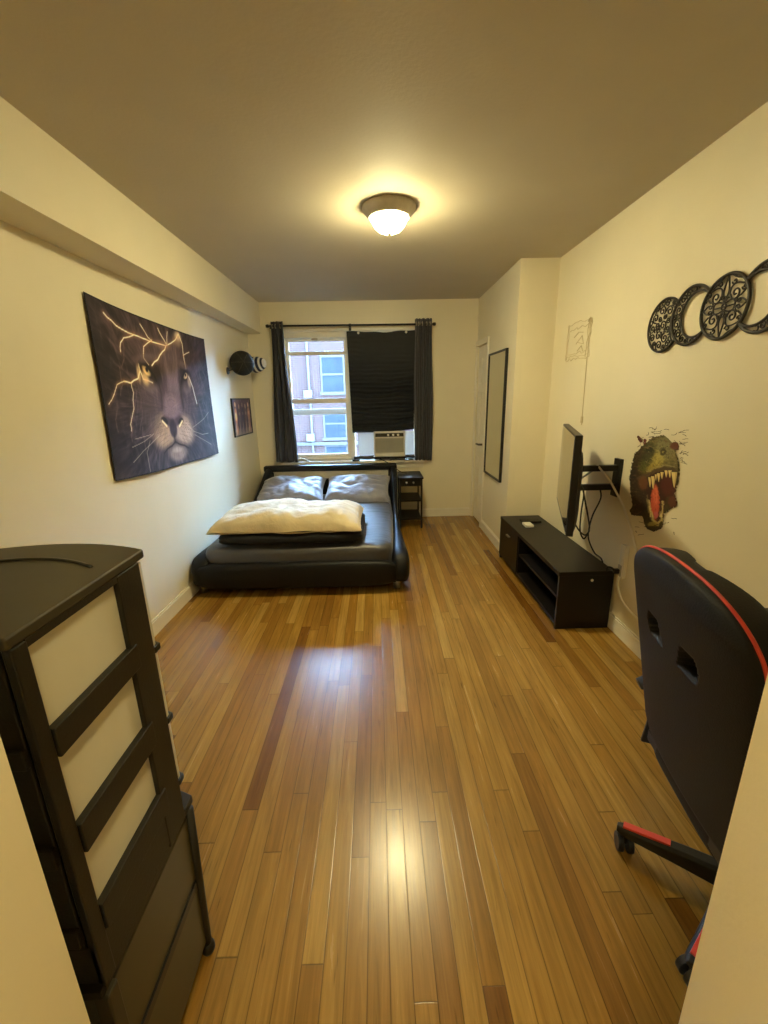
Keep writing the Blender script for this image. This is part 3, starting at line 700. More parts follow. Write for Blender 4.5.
for p in ([(.31,.253),(.22,.21),(.129,.182)],[(.284,.249),(.154,.229)],[(.268,.211),(.227,.137),(.227,.013)],[(.36,.24),(.2,.15),(.12,.09)],[(.70,.24),(.80,.20),(.88,.2)],[(.71,.21),(.83,.14),(.9,.1)],[(.70,.27),(.85,.33),(.93,.38)]):
    cv.stroke([(a*AS,b_) for a,b_ in p],.002,(196,178,150),.6)
ed=np.minimum(np.minimum(U*AS,(1-U)*AS),np.minimum(V,1-V)); cv.over(np.clip((.012-ed)/.01,0,1)*.8,(20,16,18))
yy=2.415+U*1.583+.012*(1-V)*U*0 - .022*(V<0)
# bilinear corners: (y,z) lower-left, lower-right, upper-right, upper-left
ll,lr,ur,ul=(2.402,1.062),(3.911,1.027),(3.935,2.009),(2.429,2.053)
Y=(1-V)*((1-U)*ll[0]+U*lr[0])+V*((1-U)*ul[0]+U*ur[0]); Z=(1-V)*((1-U)*ll[1]+U*lr[1])+V*((1-U)*ul[1]+U*ur[1])
Z=Z-.018*np.sin(PI*U)*V-.012*np.sin(PI*U)*(1-V)
Xp=L_+.051*np.maximum(0,(Y-2.6)/2.63)+.012+.006*np.sin(U*9+V*3)+.012*(1-V)*np.abs(np.sin(U*5.2))
o=paint_mesh('lion_tapestry',np.stack([Xp,Y,Z],-1),np.clip(cv.c*1.22-6,0,255),M_paint,solid=.003)
tag(o,'large dark cloth tapestry of a lion face with lightning on the left wall','tapestry')

# ---- small framed picture
pf=thing('framed_picture','small dark-framed picture of standing figures below the black cap','picture',(L_,4.73,1.12))
y0,y1,z0,z1=4.438,5.026,1.12,1.512
w_,h_=120,80; U,V=np.meshgrid(np.linspace(0,1,w_),np.linspace(0,1,h_)); cv=Canvas(U*1.5,V,(70,58,66))
cv.c=np.array((58,50,62))+ (fbm(U*9,V*7,2)[...,None])*np.array((60,50,52))
cv.blob(.5,.06,1.2,.13,(142,130,116),.8,.7); cv.blob(.75,.5,.6,.45,(50,44,64),.5,.9)
for x_,c1,c2,hd in ((.20,(176,120,92),(216,178,140),.86),(.50,(84,76,84),(140,120,116),.80),(.78,(62,60,82),(120,104,104),.84),(1.05,(90,80,92),(152,132,126),.80),(1.32,(150,112,100),(190,160,140),.84)):
    cv.blob(x_,.55,.11,.22,c1,.9,.4); cv.blob(x_,hd,.05,.07,c2,.9,.4); cv.blob(x_-.05,.2,.045,.18,c2,.7,.5); cv.blob(x_+.05,.2,.045,.18,c1,.8,.5); cv.blob(x_,.6,.06,.05,c2,.5,.7)
cv.blob(.2,.52,.07,.1,(226,186,120),.8,.6)
P=np.stack([np.full(U.shape,L_+.012),y0+.012+U*(y1-y0-.024),z0+.012+V*(z1-z0-.024)],-1)
paint_mesh('print',P,np.clip(cv.c*1.25+14,0,255),M_paint,pf)
pf.rotation_euler=(0,0,-math.atan(.051/2.63)); pf.location=(wl(4.73),4.73,1.12)
bm=BM(); t=.014
box(bm,L_,L_+.018,y0,y0+t,z0,z1); box(bm,L_,L_+.018,y1-t,y1,z0,z1); box(bm,L_,L_+.018,y0+t,y1-t,z0,z0+t); box(bm,L_,L_+.018,y0+t,y1-t,z1-t,z1); box(bm,L_,L_+.008,y0+t,y1-t,z0+t,z1-t)
bmesh.ops.translate(bm,verts=bm.verts,vec=(-L_,-4.73,-1.12)); obj('picture_frame',bm,M_black,pf,bevel=.002,local=True)

# ---- dinosaur wall decal, drawn in a 555x1024 sheet placed on the right wall
w_,h_=300,550
U,V=np.meshgrid(np.linspace(0,555,w_),np.linspace(0,1024,h_)); cv=Canvas(U,V,(70,62,34))
cc=[(2.6,1.334),(2.055,1.362),(1.92,.798),(2.436,.62)]; src=[(0,0),(555,0),(555,1024),(0,1024)]
Am=[];bv=[]
for (x,y),(X,Yy) in zip(src,cc):
    Am.append([x,y,1,0,0,0,-X*x,-X*y]); bv.append(X); Am.append([0,0,0,x,y,1,-Yy*x,-Yy*y]); bv.append(Yy)
hm=np.linalg.solve(np.array(Am,float),np.array(bv,float)); den=hm[6]*U+hm[7]*V+1
PY=(hm[0]*U+hm[1]*V+hm[2])/den; PZ=(hm[3]*U+hm[4]*V+hm[5])/den
sil=[(190,190),(240,150),(330,125),(385,165),(420,215),(440,270),(468,380),(472,470),(450,560),(430,640),(440,700),(400,760),(340,800),(330,880),(310,935),(250,955),(190,930),(165,870),(150,820),(60,815),(45,770),(70,720),(45,620),(45,480),(62,380),(90,290),(140,230)]
nz=fbm(U/16,V/16,3)
jx=14*(fbm(U/12,V/12,21)-.5); cvU,cvV=cv.X,cv.Y
cv.X=U+jx*2; cv.Y=V+jx; cv.poly(sil,(62,54,30),1,A=True)
cv.blob(130,560,80,260,(48,30,22),.9,.6,A=False); cv.blob(90,740,60,90,(66,46,32),.8,.7); cv.blob(110,280,50,70,(86,62,44),.6,.7)
cv.blob(300,300,130,170,(122,112,66),1,.6); cv.blob(255,370,60,130,(176,154,66),.85,.9,.45); cv.blob(350,240,80,100,(134,130,92),.85,.8); cv.blob(290,330,50,60,(196,180,100),.7,.9,.5); cv.blob(200,300,50,110,(56,58,34),.8,.8,.3)
cv.blob(330,270,26,34,(60,54,34),.9,.6); cv.blob(330,275,10,14,(160,148,84),.9,.6)
cv.blob(430,340,22,90,(150,136,92),.6,.8,-.15); cv.blob(150,400,40,60,(110,118,52),.6,.8)
cv.over(np.clip((fbm(U/9,V/9,31)-.5)*3,0,1)*.55,(44,40,20)); cv.over(np.clip((fbm(U/7,V/7,41)-.6)*3,0,1)*.4,(176,164,100))
cv.blob(430,220,40,34,(104,58,42),.95,.5,.3,A=True); cv.blob(130,165,14,34,(96,40,34),.95,.4,-.5,A=True); cv.blob(175,185,12,24,(120,50,40),.9,.4,.2,A=True); cv.blob(410,700,36,52,(96,56,40),.95,.5,A=True)
cv.stroke([(120,500),(190,470),(260,440),(340,412),(420,430),(460,500)],16,(84,66,50),.95)
cv.poly([(150,520),(250,450),(380,425),(440,470),(430,640),(360,660),(330,840),(290,880),(240,840),(210,700),(180,600)],(58,30,22),1)
cv.blob(160,540,40,60,(120,76,46),.8,.7); cv.blob(370,560,60,90,(92,42,34),.8,.8)
cv.blob(262,705,38,150,(196,84,56),1,.35); cv.blob(266,650,18,95,(224,118,84),.8,.8); cv.stroke([(262,600),(266,800)],3,(150,50,36),.6); cv.blob(270,810,22,34,(196,100,104),.8,.6)
cv.stroke([(205,690),(222,790),(248,860),(285,890)],12,(206,188,122),1); cv.stroke([(285,890),(314,850),(325,780),(330,700)],10,(196,178,116),1); cv.stroke([(192,640),(205,760),(228,850)],7,(120,106,70),.8)
cv.blob(245,895,50,26,(180,160,84),.9,.5); cv.blob(240,925,74,22,(54,42,34),.95,.5)
cv.blob(210,250,34,26,(40,38,24),.9,.6,.3); cv.stroke([(180,235),(215,222),(255,240)],5,(130,120,70),.7)
for q in range(46):
    x=rng.uniform(50,150); y=rng.uniform(230,800); cv.stroke([(x,y),(x-rng.uniform(10,34),y+rng.uniform(-16,22))],3.2,[(30,24,14),(110,84,56),(70,60,30)][q%3],.8)
for q in range(50):
    x=rng.uniform(170,440); y=rng.uniform(170,420); cv.stroke([(x,y),(x+rng.uniform(-12,12),y+rng.uniform(-8,12))],2.6,[(60,58,34),(176,164,112)][q%2],.7)
cv.stroke([(190,440),(270,405),(350,385),(430,400)],5,(160,148,110),.7)
cv.X,cv.Y=cvU,cvV
def tooth(x,y0,y1,w):
    w*=1.25; cv.poly([(x-w,y0),(x+w,y0),(x+w*.5,(y0+2*y1)/3),(x,y1),(x-w*.6,(y0+2*y1)/3)],(232,212,142),1); cv.stroke([(x-w*1.1,y0),(x-w*.3,y1)],3,(40,22,14),.9); cv.stroke([(x+w*.6,y0),(x+w*.2,y1)],2,(170,140,80),.7)
for x,a,b_,w in ((218,490,575,14),(244,480,590,15),(292,455,530,13),(320,445,505,12),(356,430,490,13),(388,430,495,13),(425,445,580,20),(268,465,520,9)): tooth(x,a,b_,w)
for x in (222,238,305,318): cv.poly([(x-6,830),(x+6,830),(x,770)],(226,206,140),1)
for kq in range(60):
    a=rng.uniform(0,1); 
    if kq<38: x=rng.uniform(90,500); y=rng.uniform(60,190) if x>200 else rng.uniform(110,280)
    elif kq<48: x=rng.uniform(460,515); y=rng.uniform(180,380)
    else: x=rng.uniform(80,420); y=rng.uniform(820,985)
    ang=rng.uniform(-.5,.6); ln_=rng.uniform(15,42); pts=[(x,y)]
    for q in range(3):
        ang+=rng.uniform(-.8,.8); pts.append((pts[-1][0]+math.cos(ang)*ln_/2,pts[-1][1]+math.sin(ang)*ln_/3))
    cv.stroke(pts,2.4,(112,92,58) if kq%3 else (70,50,36),1,A=True)
o=paint_mesh('dinosaur_decal',np.stack([np.full(U.shape,R_-.003),PY,PZ],-1),cv.c,M_paint2,keep=cv.a>.42)
tag(o,'roaring green dinosaur head wall sticker bursting from the right wall','wall sticker')

# ---- faint line decal above the TV
bm=BM(); X=R_-.004
def wline(pts,r=.0035): tube(bm,[(X,p[0],p[1]) for p in pts],r*.75,5)
ya,yb,zt,zb=3.52,3.145,2.0,1.745
for q in range(3):
    o1=.02*q
    pts=[(yb+o1+(ya-yb-2*o1)*t+rng.uniform(-.012,.012),zt-o1+rng.uniform(-.010,.010)) for t in np.linspace(0,1,12)]
    if q!=1: wline(pts,.0028)
    pts=[(yb+o1+(ya-yb-2*o1)*t+rng.uniform(-.012,.012),zb+o1+rng.uniform(-.010,.010)) for t in np.linspace(0,1,12)]; wline(pts,.0032 if q==0 else .0025)
    pts=[(yb+o1+rng.uniform(-.01,.01),zb+(zt-zb)*t) for t in np.linspace(0,1,9)]; wline(pts,.003)
    if q<2: pts=[(ya-o1+rng.uniform(-.01,.01),zb+(zt-zb)*t) for t in np.linspace(0,1,9)]; wline(pts,.0025)
wline([(3.36,1.85),(3.27,1.90),(3.24,1.84),(3.34,1.86)],.003); wline([(3.40,1.90),(3.33,1.93),(3.26,1.92)]); wline([(3.20,1.98),(3.17,2.005),(3.15,1.97),(3.19,1.965)],.0035); wline([(3.33,1.80),(3.27,1.83),(3.24,1.79)])
o=obj('outline_decal',bm,M_line); tag(o,'faint sketchy rectangular outline decal high on the wall above the television','wall sticker')
bm=BM(); tube(bm,[(R_-.003,3.165,1.742),(R_-.003,3.15,1.4),(R_-.003,3.146,1.27)],.003,6); box(bm,R_-.008,R_,3.135,3.158,1.285,1.33)
tag(obj('thin_wire',bm,M_line),'thin pale wire running down the wall from the outline decal to the television','wire')

# ------------------------------------------------------------------ moon phase wall art
mp=thing('moon_phase_wall_art','black scrollwork moon-phase wall art high on the right wall','wall art',(R_,1.95,1.70))
XA=R_-.012; zc_=1.842
def ring_pts(cy,cz,r,a0=0,a1=2*PI,n=64): return [(XA,cy+r*math.cos(a0+(a1-a0)*i/n),cz+r*math.sin(a0+(a1-a0)*i/n)) for i in range(n+1)]
def spiral(cy,cz,r,a0,turns,n=26):
    return [(XA,cy+(r*(1-.85*i/n))*math.cos(a0+turns*2*PI*i/n),cz+(r*(1-.85*i/n))*math.sin(a0+turns*2*PI*i/n)) for i in range(n+1)]
def strip(bm,pts,r): tube(bm,pts,r,6)
# full moon
cy=1.951; bm=BM(); strip(bm,ring_pts(cy,zc_,.127),.0075); strip(bm,ring_pts(cy,zc_,.113,.3,1.1,14),.003); 
for sy in (-1,1):
    for sz in (-1,1):
        strip(bm,spiral(cy+sy*.052,zc_+sz*.045,.027,(0 if sy<0 else PI),1.4*sy*sz),.0038)
        strip(bm,spiral(cy+sy*.078,zc_+sz*.015,.016,PI/2*sz,1.1*sy*sz),.0036)
        strip(bm,smoothpts([(XA,cy,zc_+sz*.02),(XA,cy+sy*.014,zc_+sz*.055),(XA,cy+sy*.010,zc_+sz*.085),(XA,cy,zc_+sz*.12)],5),.0036)
        strip(bm,smoothpts([(XA,cy+sy*.02,zc_+sz*.03),(XA,cy+sy*.025,zc_+sz*.07),(XA,cy+sy*.05,zc_+sz*.082),(XA,cy+sy*.085,zc_+sz*.075)],5),.0036)
        strip(bm,spiral(cy+sy*.038,zc_+sz*.092,.014,0,1.0*sy*sz),.0034)
        strip(bm,smoothpts([(XA,cy+sy*.08,zc_+sz*.03),(XA,cy+sy*.098,zc_+sz*.045),(XA,cy+sy*.108,zc_+sz*.058)],4),.0036)
strip(bm,ring_pts(cy,zc_,.012,n=16),.004); strip(bm,ring_pts(cy,zc_+.03,.01,n=14),.0035); strip(bm,ring_pts(cy,zc_-.03,.01,n=14),.0035)
strip(bm,[(XA,cy-.05,zc_),(XA,cy+.05,zc_)],.0036)
for sy in (-1,1):
    strip(bm,smoothpts([(XA,cy+sy*.118,zc_),(XA,cy+sy*.085,zc_+.018),(XA,cy+sy*.055,zc_),(XA,cy+sy*.085,zc_-.018),(XA,cy+sy*.118,zc_)],5),.0034)
    for sz in (-1,1):
        strip(bm,spiral(cy+sy*.094,zc_+sz*.060,.013,0,1.1*sy*sz),.0036); strip(bm,smoothpts([(XA,cy+sy*.02,zc_+sz*.122),(XA,cy+sy*.045,zc_+sz*.106),(XA,cy+sy*.072,zc_+sz*.098)],4),.0036)
        strip(bm,smoothpts([(XA,cy,zc_+sz*.012),(XA,cy+sy*.028,zc_+sz*.022),(XA,cy+sy*.052,zc_+sz*.018),(XA,cy+sy*.06,zc_)],4),.0036)
obj('full_moon',bm,M_scroll,mp,smooth=True)
def pack(bm,inside,y0,y1,rmax,rmin=.0055,n=4200,lim=46,seed=1):
    rg=np.random.RandomState(seed); P=np.c_[rg.uniform(y0,y1,n),rg.uniform(zc_-.15,zc_+.14,n)]; c=np.array([inside(*p) for p in P]); c=np.minimum(c,rmax); k=0
    while k<lim:
        i=int(np.argmax(c)); 
        if c[i]<rmin: break
        r=float(c[i]); y,z=map(float,P[i]); d=np.hypot(P[:,0]-y,P[:,1]-z)-r; c=np.minimum(c,d)
        a0=float(rg.uniform(0,2*PI)); sg=1 if rg.rand()<.5 else -1
        if r>.012: strip(bm,spiral(y,z,r*1.02,a0,1.45*sg,24),.0036)
        else: strip(bm,[(XA,y+r*math.cos(t),z+r*math.sin(t)) for t in np.linspace(a0,a0+4.6,10)],.0036)
        k+=1
def crescent(cyo,sgn,name='crescent_moon'):
    bm=BM(); ci=cyo-sgn*.036; ro,ri=.128,.100
    # tips where the two circles meet
    dd=.036; a=(ro*ro-ri*ri+dd*dd)/(2*dd); hh_=math.sqrt(max(0,ro*ro-a*a))
    ta=math.atan2(hh_,-sgn*a)
    def arc(c,r,a0,a1,n=48): return [(XA,c+r*math.cos(a0+(a1-a0)*i/n),zc_+r*math.sin(a0+(a1-a0)*i/n)) for i in range(n+1)]
    # outer circle arc away from the full moon (sgn=+1: opens toward smaller y)
    a_t=math.atan2(hh_,-sgn*a)
    if sgn>0: outer=arc(cyo,ro,a_t,-a_t)
    else: outer=arc(cyo,ro,a_t,2*PI-a_t)
    b_t=math.atan2(hh_,-sgn*(a-dd))
    if sgn>0: inner=arc(ci,ri,b_t,-b_t)
    else: inner=arc(ci,ri,b_t,2*PI-b_t)
    strip(bm,outer,.0068); strip(bm,inner,.006)
    def ins(y,z):
        return min(ro-math.hypot(y-cyo,z-zc_)-.004, math.hypot(y-ci,z-zc_)-ri-.004)
    pack(bm,ins,cyo-ro,cyo+ro,.024,seed=3)
    obj(name,bm,M_scroll,mp,smooth=True)
crescent(2.150,1); crescent(1.752,-1)
def gibbous(cyo,sgn):
    bm=BM(); r=.127; cc_=cyo-sgn*.19; ro=.128
    # arc of the disc outside the neighbouring crescent
    d_=.19; a=(r*r-ro*ro+d_*d_)/(2*d_); h2=math.sqrt(r*r-a*a)
    at_=math.atan2(h2,-sgn*a)
    if sgn>0: pts=ring_pts(cyo,zc_-.015,r,at_,-at_,56)
    else: pts=ring_pts(cyo,zc_-.015,r,at_,2*PI-at_,56)
    strip(bm,pts,.0065)
    bt=math.atan2(h2,sgn*(d_-a))
    if sgn>0: inn=ring_pts(cc_,zc_-.015,ro+.012,bt,-bt,24)
    else: inn=ring_pts(cc_,zc_-.015,ro+.012,bt,2*PI-bt,24) if bt>PI/2 else ring_pts(cc_,zc_-.015,ro+.012,bt,-bt,24)
    strip(bm,inn,.0045)
    zq=zc_-.015
    def ins(y,z):
        return min(r-math.hypot(y-cyo,z-zq)-.004, math.hypot(y-cc_,z-zq)-ro-.014)
    pack(bm,ins,cyo-r,cyo+r,.025,seed=8,lim=60)
    obj('half_moon',bm,M_scroll,mp,smooth=True)
gibbous(2.338,1); gibbous(1.564,-1)
for y in (2.22,1.68,1.951):
    bm=BM(); cyl(bm,(XA,y,zc_+ (.10 if y in (2.22,1.68) else .0)),(R_,y,zc_+(.10 if y in (2.22,1.68) else .0)),.004,8)
    obj('wall_pin',bm,M_scroll,mp)

# ------------------------------------------------------------------ caps on wall hooks (left wall, near the corner)
c=thing('baseball_cap','black rounded cap hanging on the left wall, above the small picture','cap',(-1.345,4.52,1.73))
ax=Vector((.42,-.90,.05)).normalized(); c0=Vector((-1.343,4.52,1.852))
prof=[(0,.085)]+[(.118*math.sin(t),.085*math.cos(t)) for t in np.linspace(.1,PI/2,12)]+[(.118,-.03),(.112,-.05),(0,-.045)]
obj('crown',lathe(BM(),prof,c0,48,ax),M_cap,c,smooth=True)
n,b_=frame_of(ax); bm=BM()
for k in range(3):
    a=PI*k/3; dv=n*math.cos(a)+b_*math.sin(a)
    tube(bm,[c0+ax*(.0865*math.cos(t))+dv*(.1195*math.sin(t)) for t in np.linspace(-PI/2,PI/2,24)],.0018,5)
obj('seam',bm,M_plast2,c); obj('button',lathe(BM(),[(0,.0),(.009,.002),(.006,.008),(0,.01)],c0+ax*.083,14,ax),M_cap,c,smooth=True)
def brim(u,v):
    a=PI*(u-.5)*1.1; r=.10+.07*v*math.cos(a*.9)
    return c0-ax*(.05+.02*v)+ (Vector((0,0,-1))*math.cos(a)+n.cross(ax).normalized()*0+Vector((.9,.42,0))*math.sin(a))*(.095+.05*v*math.cos(a*.8)*.0)-ax*.06*v
obj('brim',grid(BM(),brim,20,5),M_cap,c,smooth=True,solid=.004)
hk=thing('wall_hook','dark oval wall hook holding the black cap','hook',(wl(4.45),4.45,1.74))
obj('hook_plate',lathe(BM(),[(0,0),(.035,0),(.034,.008),(.028,.014),(0,.016)],(wl(4.45),4.45,1.777),24,(1,0,0)),M_black,hk,smooth=True)
obj('hook_peg',tube(BM(),smoothpts([(wl(4.45)+.012,4.45,1.777),(L_+.08,4.46,1.79),(L_+.12,4.48,1.815),(L_+.15,4.51,1.84)]),.006,8),M_black,hk,smooth=True)
c=thing('striped_cap','navy and white striped knit cap on the wall by the corner','cap',(-1.275,4.90,1.77))
c1=Vector((-1.352,4.90,1.856)); ax=Vector((.96,-.25,.12)).normalized()
segs=[(.0,.078,.075,'n'),(.035,.086,.078,'n'),(.035,.085,.0,'w')]
rad=lambda s: .084*math.sqrt(max(.0,1-(max(0,s-.03)/.14)**2)) if s>.03 else .080+.004*s/.03
bands=[(-.01,.028,'w'),(.028,.058,'n'),(.058,.080,'w'),(.080,.108,'n'),(.108,.128,'w'),(.128,.146,'n'),(.146,.165,'w')]
for i,(a,b2,k) in enumerate(bands):
    pr=[(rad(max(0,s)),s) for s in np.linspace(a,b2,6)]
    pr=[(0,a)]+pr+[(0,b2)]
    obj('white_band' if k=='w' else 'navy_band',lathe(BM(),pr,c1,40,ax),M_wcloth if k=='w' else M_navy,c,smooth=True)
hk=thing('wall_hook','small dark wall hook behind the striped cap','hook',(wl(4.92),4.92,1.82))
obj('hook_plate',lathe(BM(),[(0,0),(.03,0),(.029,.008),(0,.012)],(wl(4.93),4.93,1.85),24,(1,0,0)),M_black,hk,smooth=True)
obj('hook_peg',cyl(BM(),(wl(4.93)+.01,4.93,1.85),(-1.36,4.905,1.857),.006,10),M_black,hk,smooth=True)

# ------------------------------------------------------------------ drawer towers
X1=-.50; X0=-.885; YR,YF=.507,.825
def arcY(x,base,b=.045):
    t=(x-(X0+X1)/2)/((X1-X0)/2); return base+b*(1-t*t)
def bowed(bm,x0,x1,yr,yf,z0,z1,bow,n=14):
    pts=[(x0,yr),(x1,yr)]
    for i in range(n+1):
        x=x1+(x0-x1)*i/n; t=2*i/n-1; pts.append((x,yf+bow*(1-t*t)))
    return loft(bm,[[(p[0],p[1],z0) for p in pts],[(p[0],p[1],z1) for p in pts]])
ut=thing('drawer_tower','tall black plastic drawer unit with frosted drawers, stacked on the darker unit','drawer unit',((X0+X1)/2,(YR+YF)/2,.53))
bm=bowed(BM(),X0,X1,YR-.005,YF+.024,1.180,1.200,.05); 
obj('top_panel',bm,M_plast2,ut,bevel=.005)
bm=BM(); 
pts=[(X0+.04+(X1-X0-.085)*t,YF-.075+.05*(1-(2*t-1)**2)*1.0,1.2008) for t in np.linspace(0,1,20)]
tube(bm,pts,.004,6); tube(bm,[pts[0],(X0+.04,YR+.03,1.2015)],.004,6)
obj('top_ridge',bm,M_black,ut,smooth=True)
# frame: posts and rails per side
rows=[(1.028,1.172),(.840,.974),(.660,.779)]
bm=BM()
for (xa,xb) in ((X1-.014,X1),(X0,X0+.014)):
    box(bm,xa,xb,YR,YR+.028,.50,1.18); box(bm,xa,xb,YF-.077,YF,.50,1.18)
box(bm,X0+.02,X1-.02,YR+.001,YR+.009,.53,1.18)
obj('post_frame',bm,M_plast,ut,bevel=.003)
for (z0,z1) in ((.974,1.028),(.779,.840),(.60,.660)):
    bm=BM()
    for (xa,xb) in ((X1-.014,X1+.004),(X0-.004,X0+.014)): box(bm,xa,xb,YR+.029,YF-.060,z0,z1-.002)
    pass      # little outward lip of each drawer runner
    box(bm,X0+.02,X1-.02,YR-.006,YR+.004,z0+.01,z1-.01)
    obj('rail',bm,M_plast,ut,bevel=.002)
obj('top_rail',B(X1-.022,X1-.001,YR+.026,YF-.07,1.168,1.181),M_plast,ut)
bm=BM(); box(bm,X0,X1-.002,YR,YF-.004,.512,.60); obj('base_panel',bm,M_plast,ut,bevel=.003)
for (z0,z1) in rows:
    bm=bowed(BM(),X0+.012,X1-.010,YR+.014,YF+.004,z0-.006,z1+.002,.048)
    dq=obj('drawer',bm,M_frost,ut,bevel=.004)
    obj('drawer_front',bowed(BM(),X0+.012,X1-.004,YF+.002,YF+.014,z0-.050,z1+.002,.048),M_frost,dq,bevel=.002)
    obj('handle',bowed(BM(),X0+.012,X1-.001,YF+.003,YF+.026,z0-.068,z0-.052,.048),M_plast,dq,bevel=.003)
lt=thing('drawer_tower','lower dark drawer unit with smoky drawers standing on the floor','drawer unit',((X0+X1)/2,.68,0))
a1,a0=-.494,-.90; r0,f0=.496,.874
obj('top_panel',bowed(BM(),a0,X1-.004,r0,f0,.490,.511,.045),M_plast,lt,bevel=.002)
obj('post',tube(BM(),[(a1-.012,f0-.022  ,.492),(a1-.016,f0-.040,.03)],.0115,12),M_plast,lt,smooth=True)
obj('post',tube(BM(),[(a0+.012,f0-.022,.492),(a0+.016,f0-.040,.03)],.0115,12),M_plast,lt,smooth=True)
obj('post',B(a1-.03,a1,r0+.002,r0+.03,.02,.492),M_plast2,lt,bevel=.004); obj('post',B(a0,a0+.03,r0+.002,r0+.03,.02,.492),M_plast2,lt,bevel=.004)
for x in (a1-.016,a0+.016):
    for y in (f0-.040,r0+.018): obj('foot',lathe(BM(),[(0,0),(.014,.0),(.018,.010),(.018,.022),(.012,.034),(0,.036)],(x,y,0),18),M_plast,lt,smooth=True)
for (z0,z1) in ((.275,.478),(.045,.258)):
    dq=obj('drawer',bowed(BM(),a0+.02,a1-.014,r0+.012,f0-.03,z0,z1,.03),M_smoke,lt,bevel=.006)
    obj('handle',bowed(BM(),a0+.06,a1-.08,f0-.03,f0-.01,z1-.03,z1-.012,.035),M_plast,dq,bevel=.003)
for x in (a1-.022,a0+.008): obj('rail',B(x,x+.012,r0+.03,f0-.05,.255,.278),M_black,lt)

# ------------------------------------------------------------------ gaming chair
HX,HY=1.028,.896
gc=thing('gaming_chair','black racing-style gaming chair with red piping, seen from behind','chair',(HX,HY,0))
ZB,ZT=.445,1.098
CR=Matrix.Translation((.722,.928,0))@Matrix.Rotation(math.radians(-10),4,'Z')@Matrix.Translation((-.76,-.925,0))
_obj=obj
def cobj(name,bm,*a,**k):
    bmesh.ops.transform(bm,matrix=CR,verts=bm.verts); return _obj(name,bm,*a,**k)
def back_w(v):  # half width by height 0..1
    w=.284
    if v<.05: w*= .93+.07*math.sqrt(v/.05)
    if v>.80: w*= max(0,1-((v-.80)/.2004)**2.4)**.42
    return max(w,.02)
def bx(z,s): # rear surface x ; curved in y
    t=(z-ZB)/(ZT-ZB); return .868-.128*t+.018*(s*s)
NU,NV=104,150
def back_front(u,v,front):
    s=2*u-1; v=1-(1-v)**2.0; z=ZB+(ZT-ZB)*v; w=back_w(v); y=.925+.010*0+s*w
    edge=1.0 if front else max(0,(1-abs(s)**5))*min(1,(1-v)*9)
    kk=max(0,min(1,(v-.90)/.10)); wing=.022*(abs(s)**2.2*(1-kk)+kk)
    if front: edge*=1-.5*math.exp(-((z-.885)/.05)**2-((abs(s*w)-.088)/.06)**2)
    x=bx(z,s)
    dd=min(w*(1-abs(s)),(1-v)*(ZT-ZB)*1.3); ee=min(1,dd/.055); ee=math.sqrt(1-(1-ee)**2)
    if front: x+= .046+.040*ee*(edge if edge<1 and abs((z-.885))<.12 else 1)+.020*abs(s)**2*(1 if v<.75 else max(0,1-(v-.75)/.2))
    else: x-= .022*edge**.5
    return (x,y,z)
def hole(s,v):
    v=1-(1-v)**2.0; z=ZB+(ZT-ZB)*v
    for sg in (-1,1):
        yy=s*back_w(v)*1.0; cy_=sg*.088; cz_=.885
        dy=(yy-cy_)*sg; dz=z-cz_
        if abs(dz)<.034 and -.040+ .35*dz <dy< .042-.45*abs(dz): return True
    return False
bm=BM()
vs={}
for fr in (0,1):
    for j in range(NV+1):
        for i in range(NU+1): vs[fr,i,j]=bm.verts.new(back_front(i/NU,j/NV,fr))
H=[[hole(2*(i+.5)/NU-1,(j+.5)/NV) for j in range(NV)] for i in range(NU)]
for i in range(NU):
    for j in range(NV):
        if H[i][j]: continue
        for fr in (0,1): bm.faces.new((vs[fr,i,j],vs[fr,i+1,j],vs[fr,i+1,j+1],vs[fr,i,j+1]))
        for (di,dj,a,b2) in ((-1,0,(i,j),(i,j+1)),(1,0,(i+1,j),(i+1,j+1)),(0,-1,(i,j),(i+1,j)),(0,1,(i,j+1),(i+1,j+1))):
            ii,jj=i+di,j+dj
            if not(0<=ii<NU and 0<=jj<NV) or H[ii][jj]:
                bm.faces.new((vs[0,a[0],a[1]],vs[0,b2[0],b2[1]],vs[1,b2[0],b2[1]],vs[1,a[0],a[1]]))
cobj('backrest',bm,M_leather2,gc,smooth=True)
pp=[]
for sg,tt_ in ((1,np.linspace(.45,.998,44)),(-1,np.linspace(.998,.25,60))):
    for t_ in tt_:
        z=ZB+(ZT-ZB)*(1-(1-t_)**2.0); w=back_w(1-(1-t_)**2.0); pp.append((bx(z,1)+.004,.925+sg*(w+.001),z+.001))
pp=[p for i,p in enumerate(pp) if not (i<44 and p[2]<.98)]
cobj('piping',tube(BM(),pp,.0042,8),M_red,gc,smooth=True)['label']='red piping'
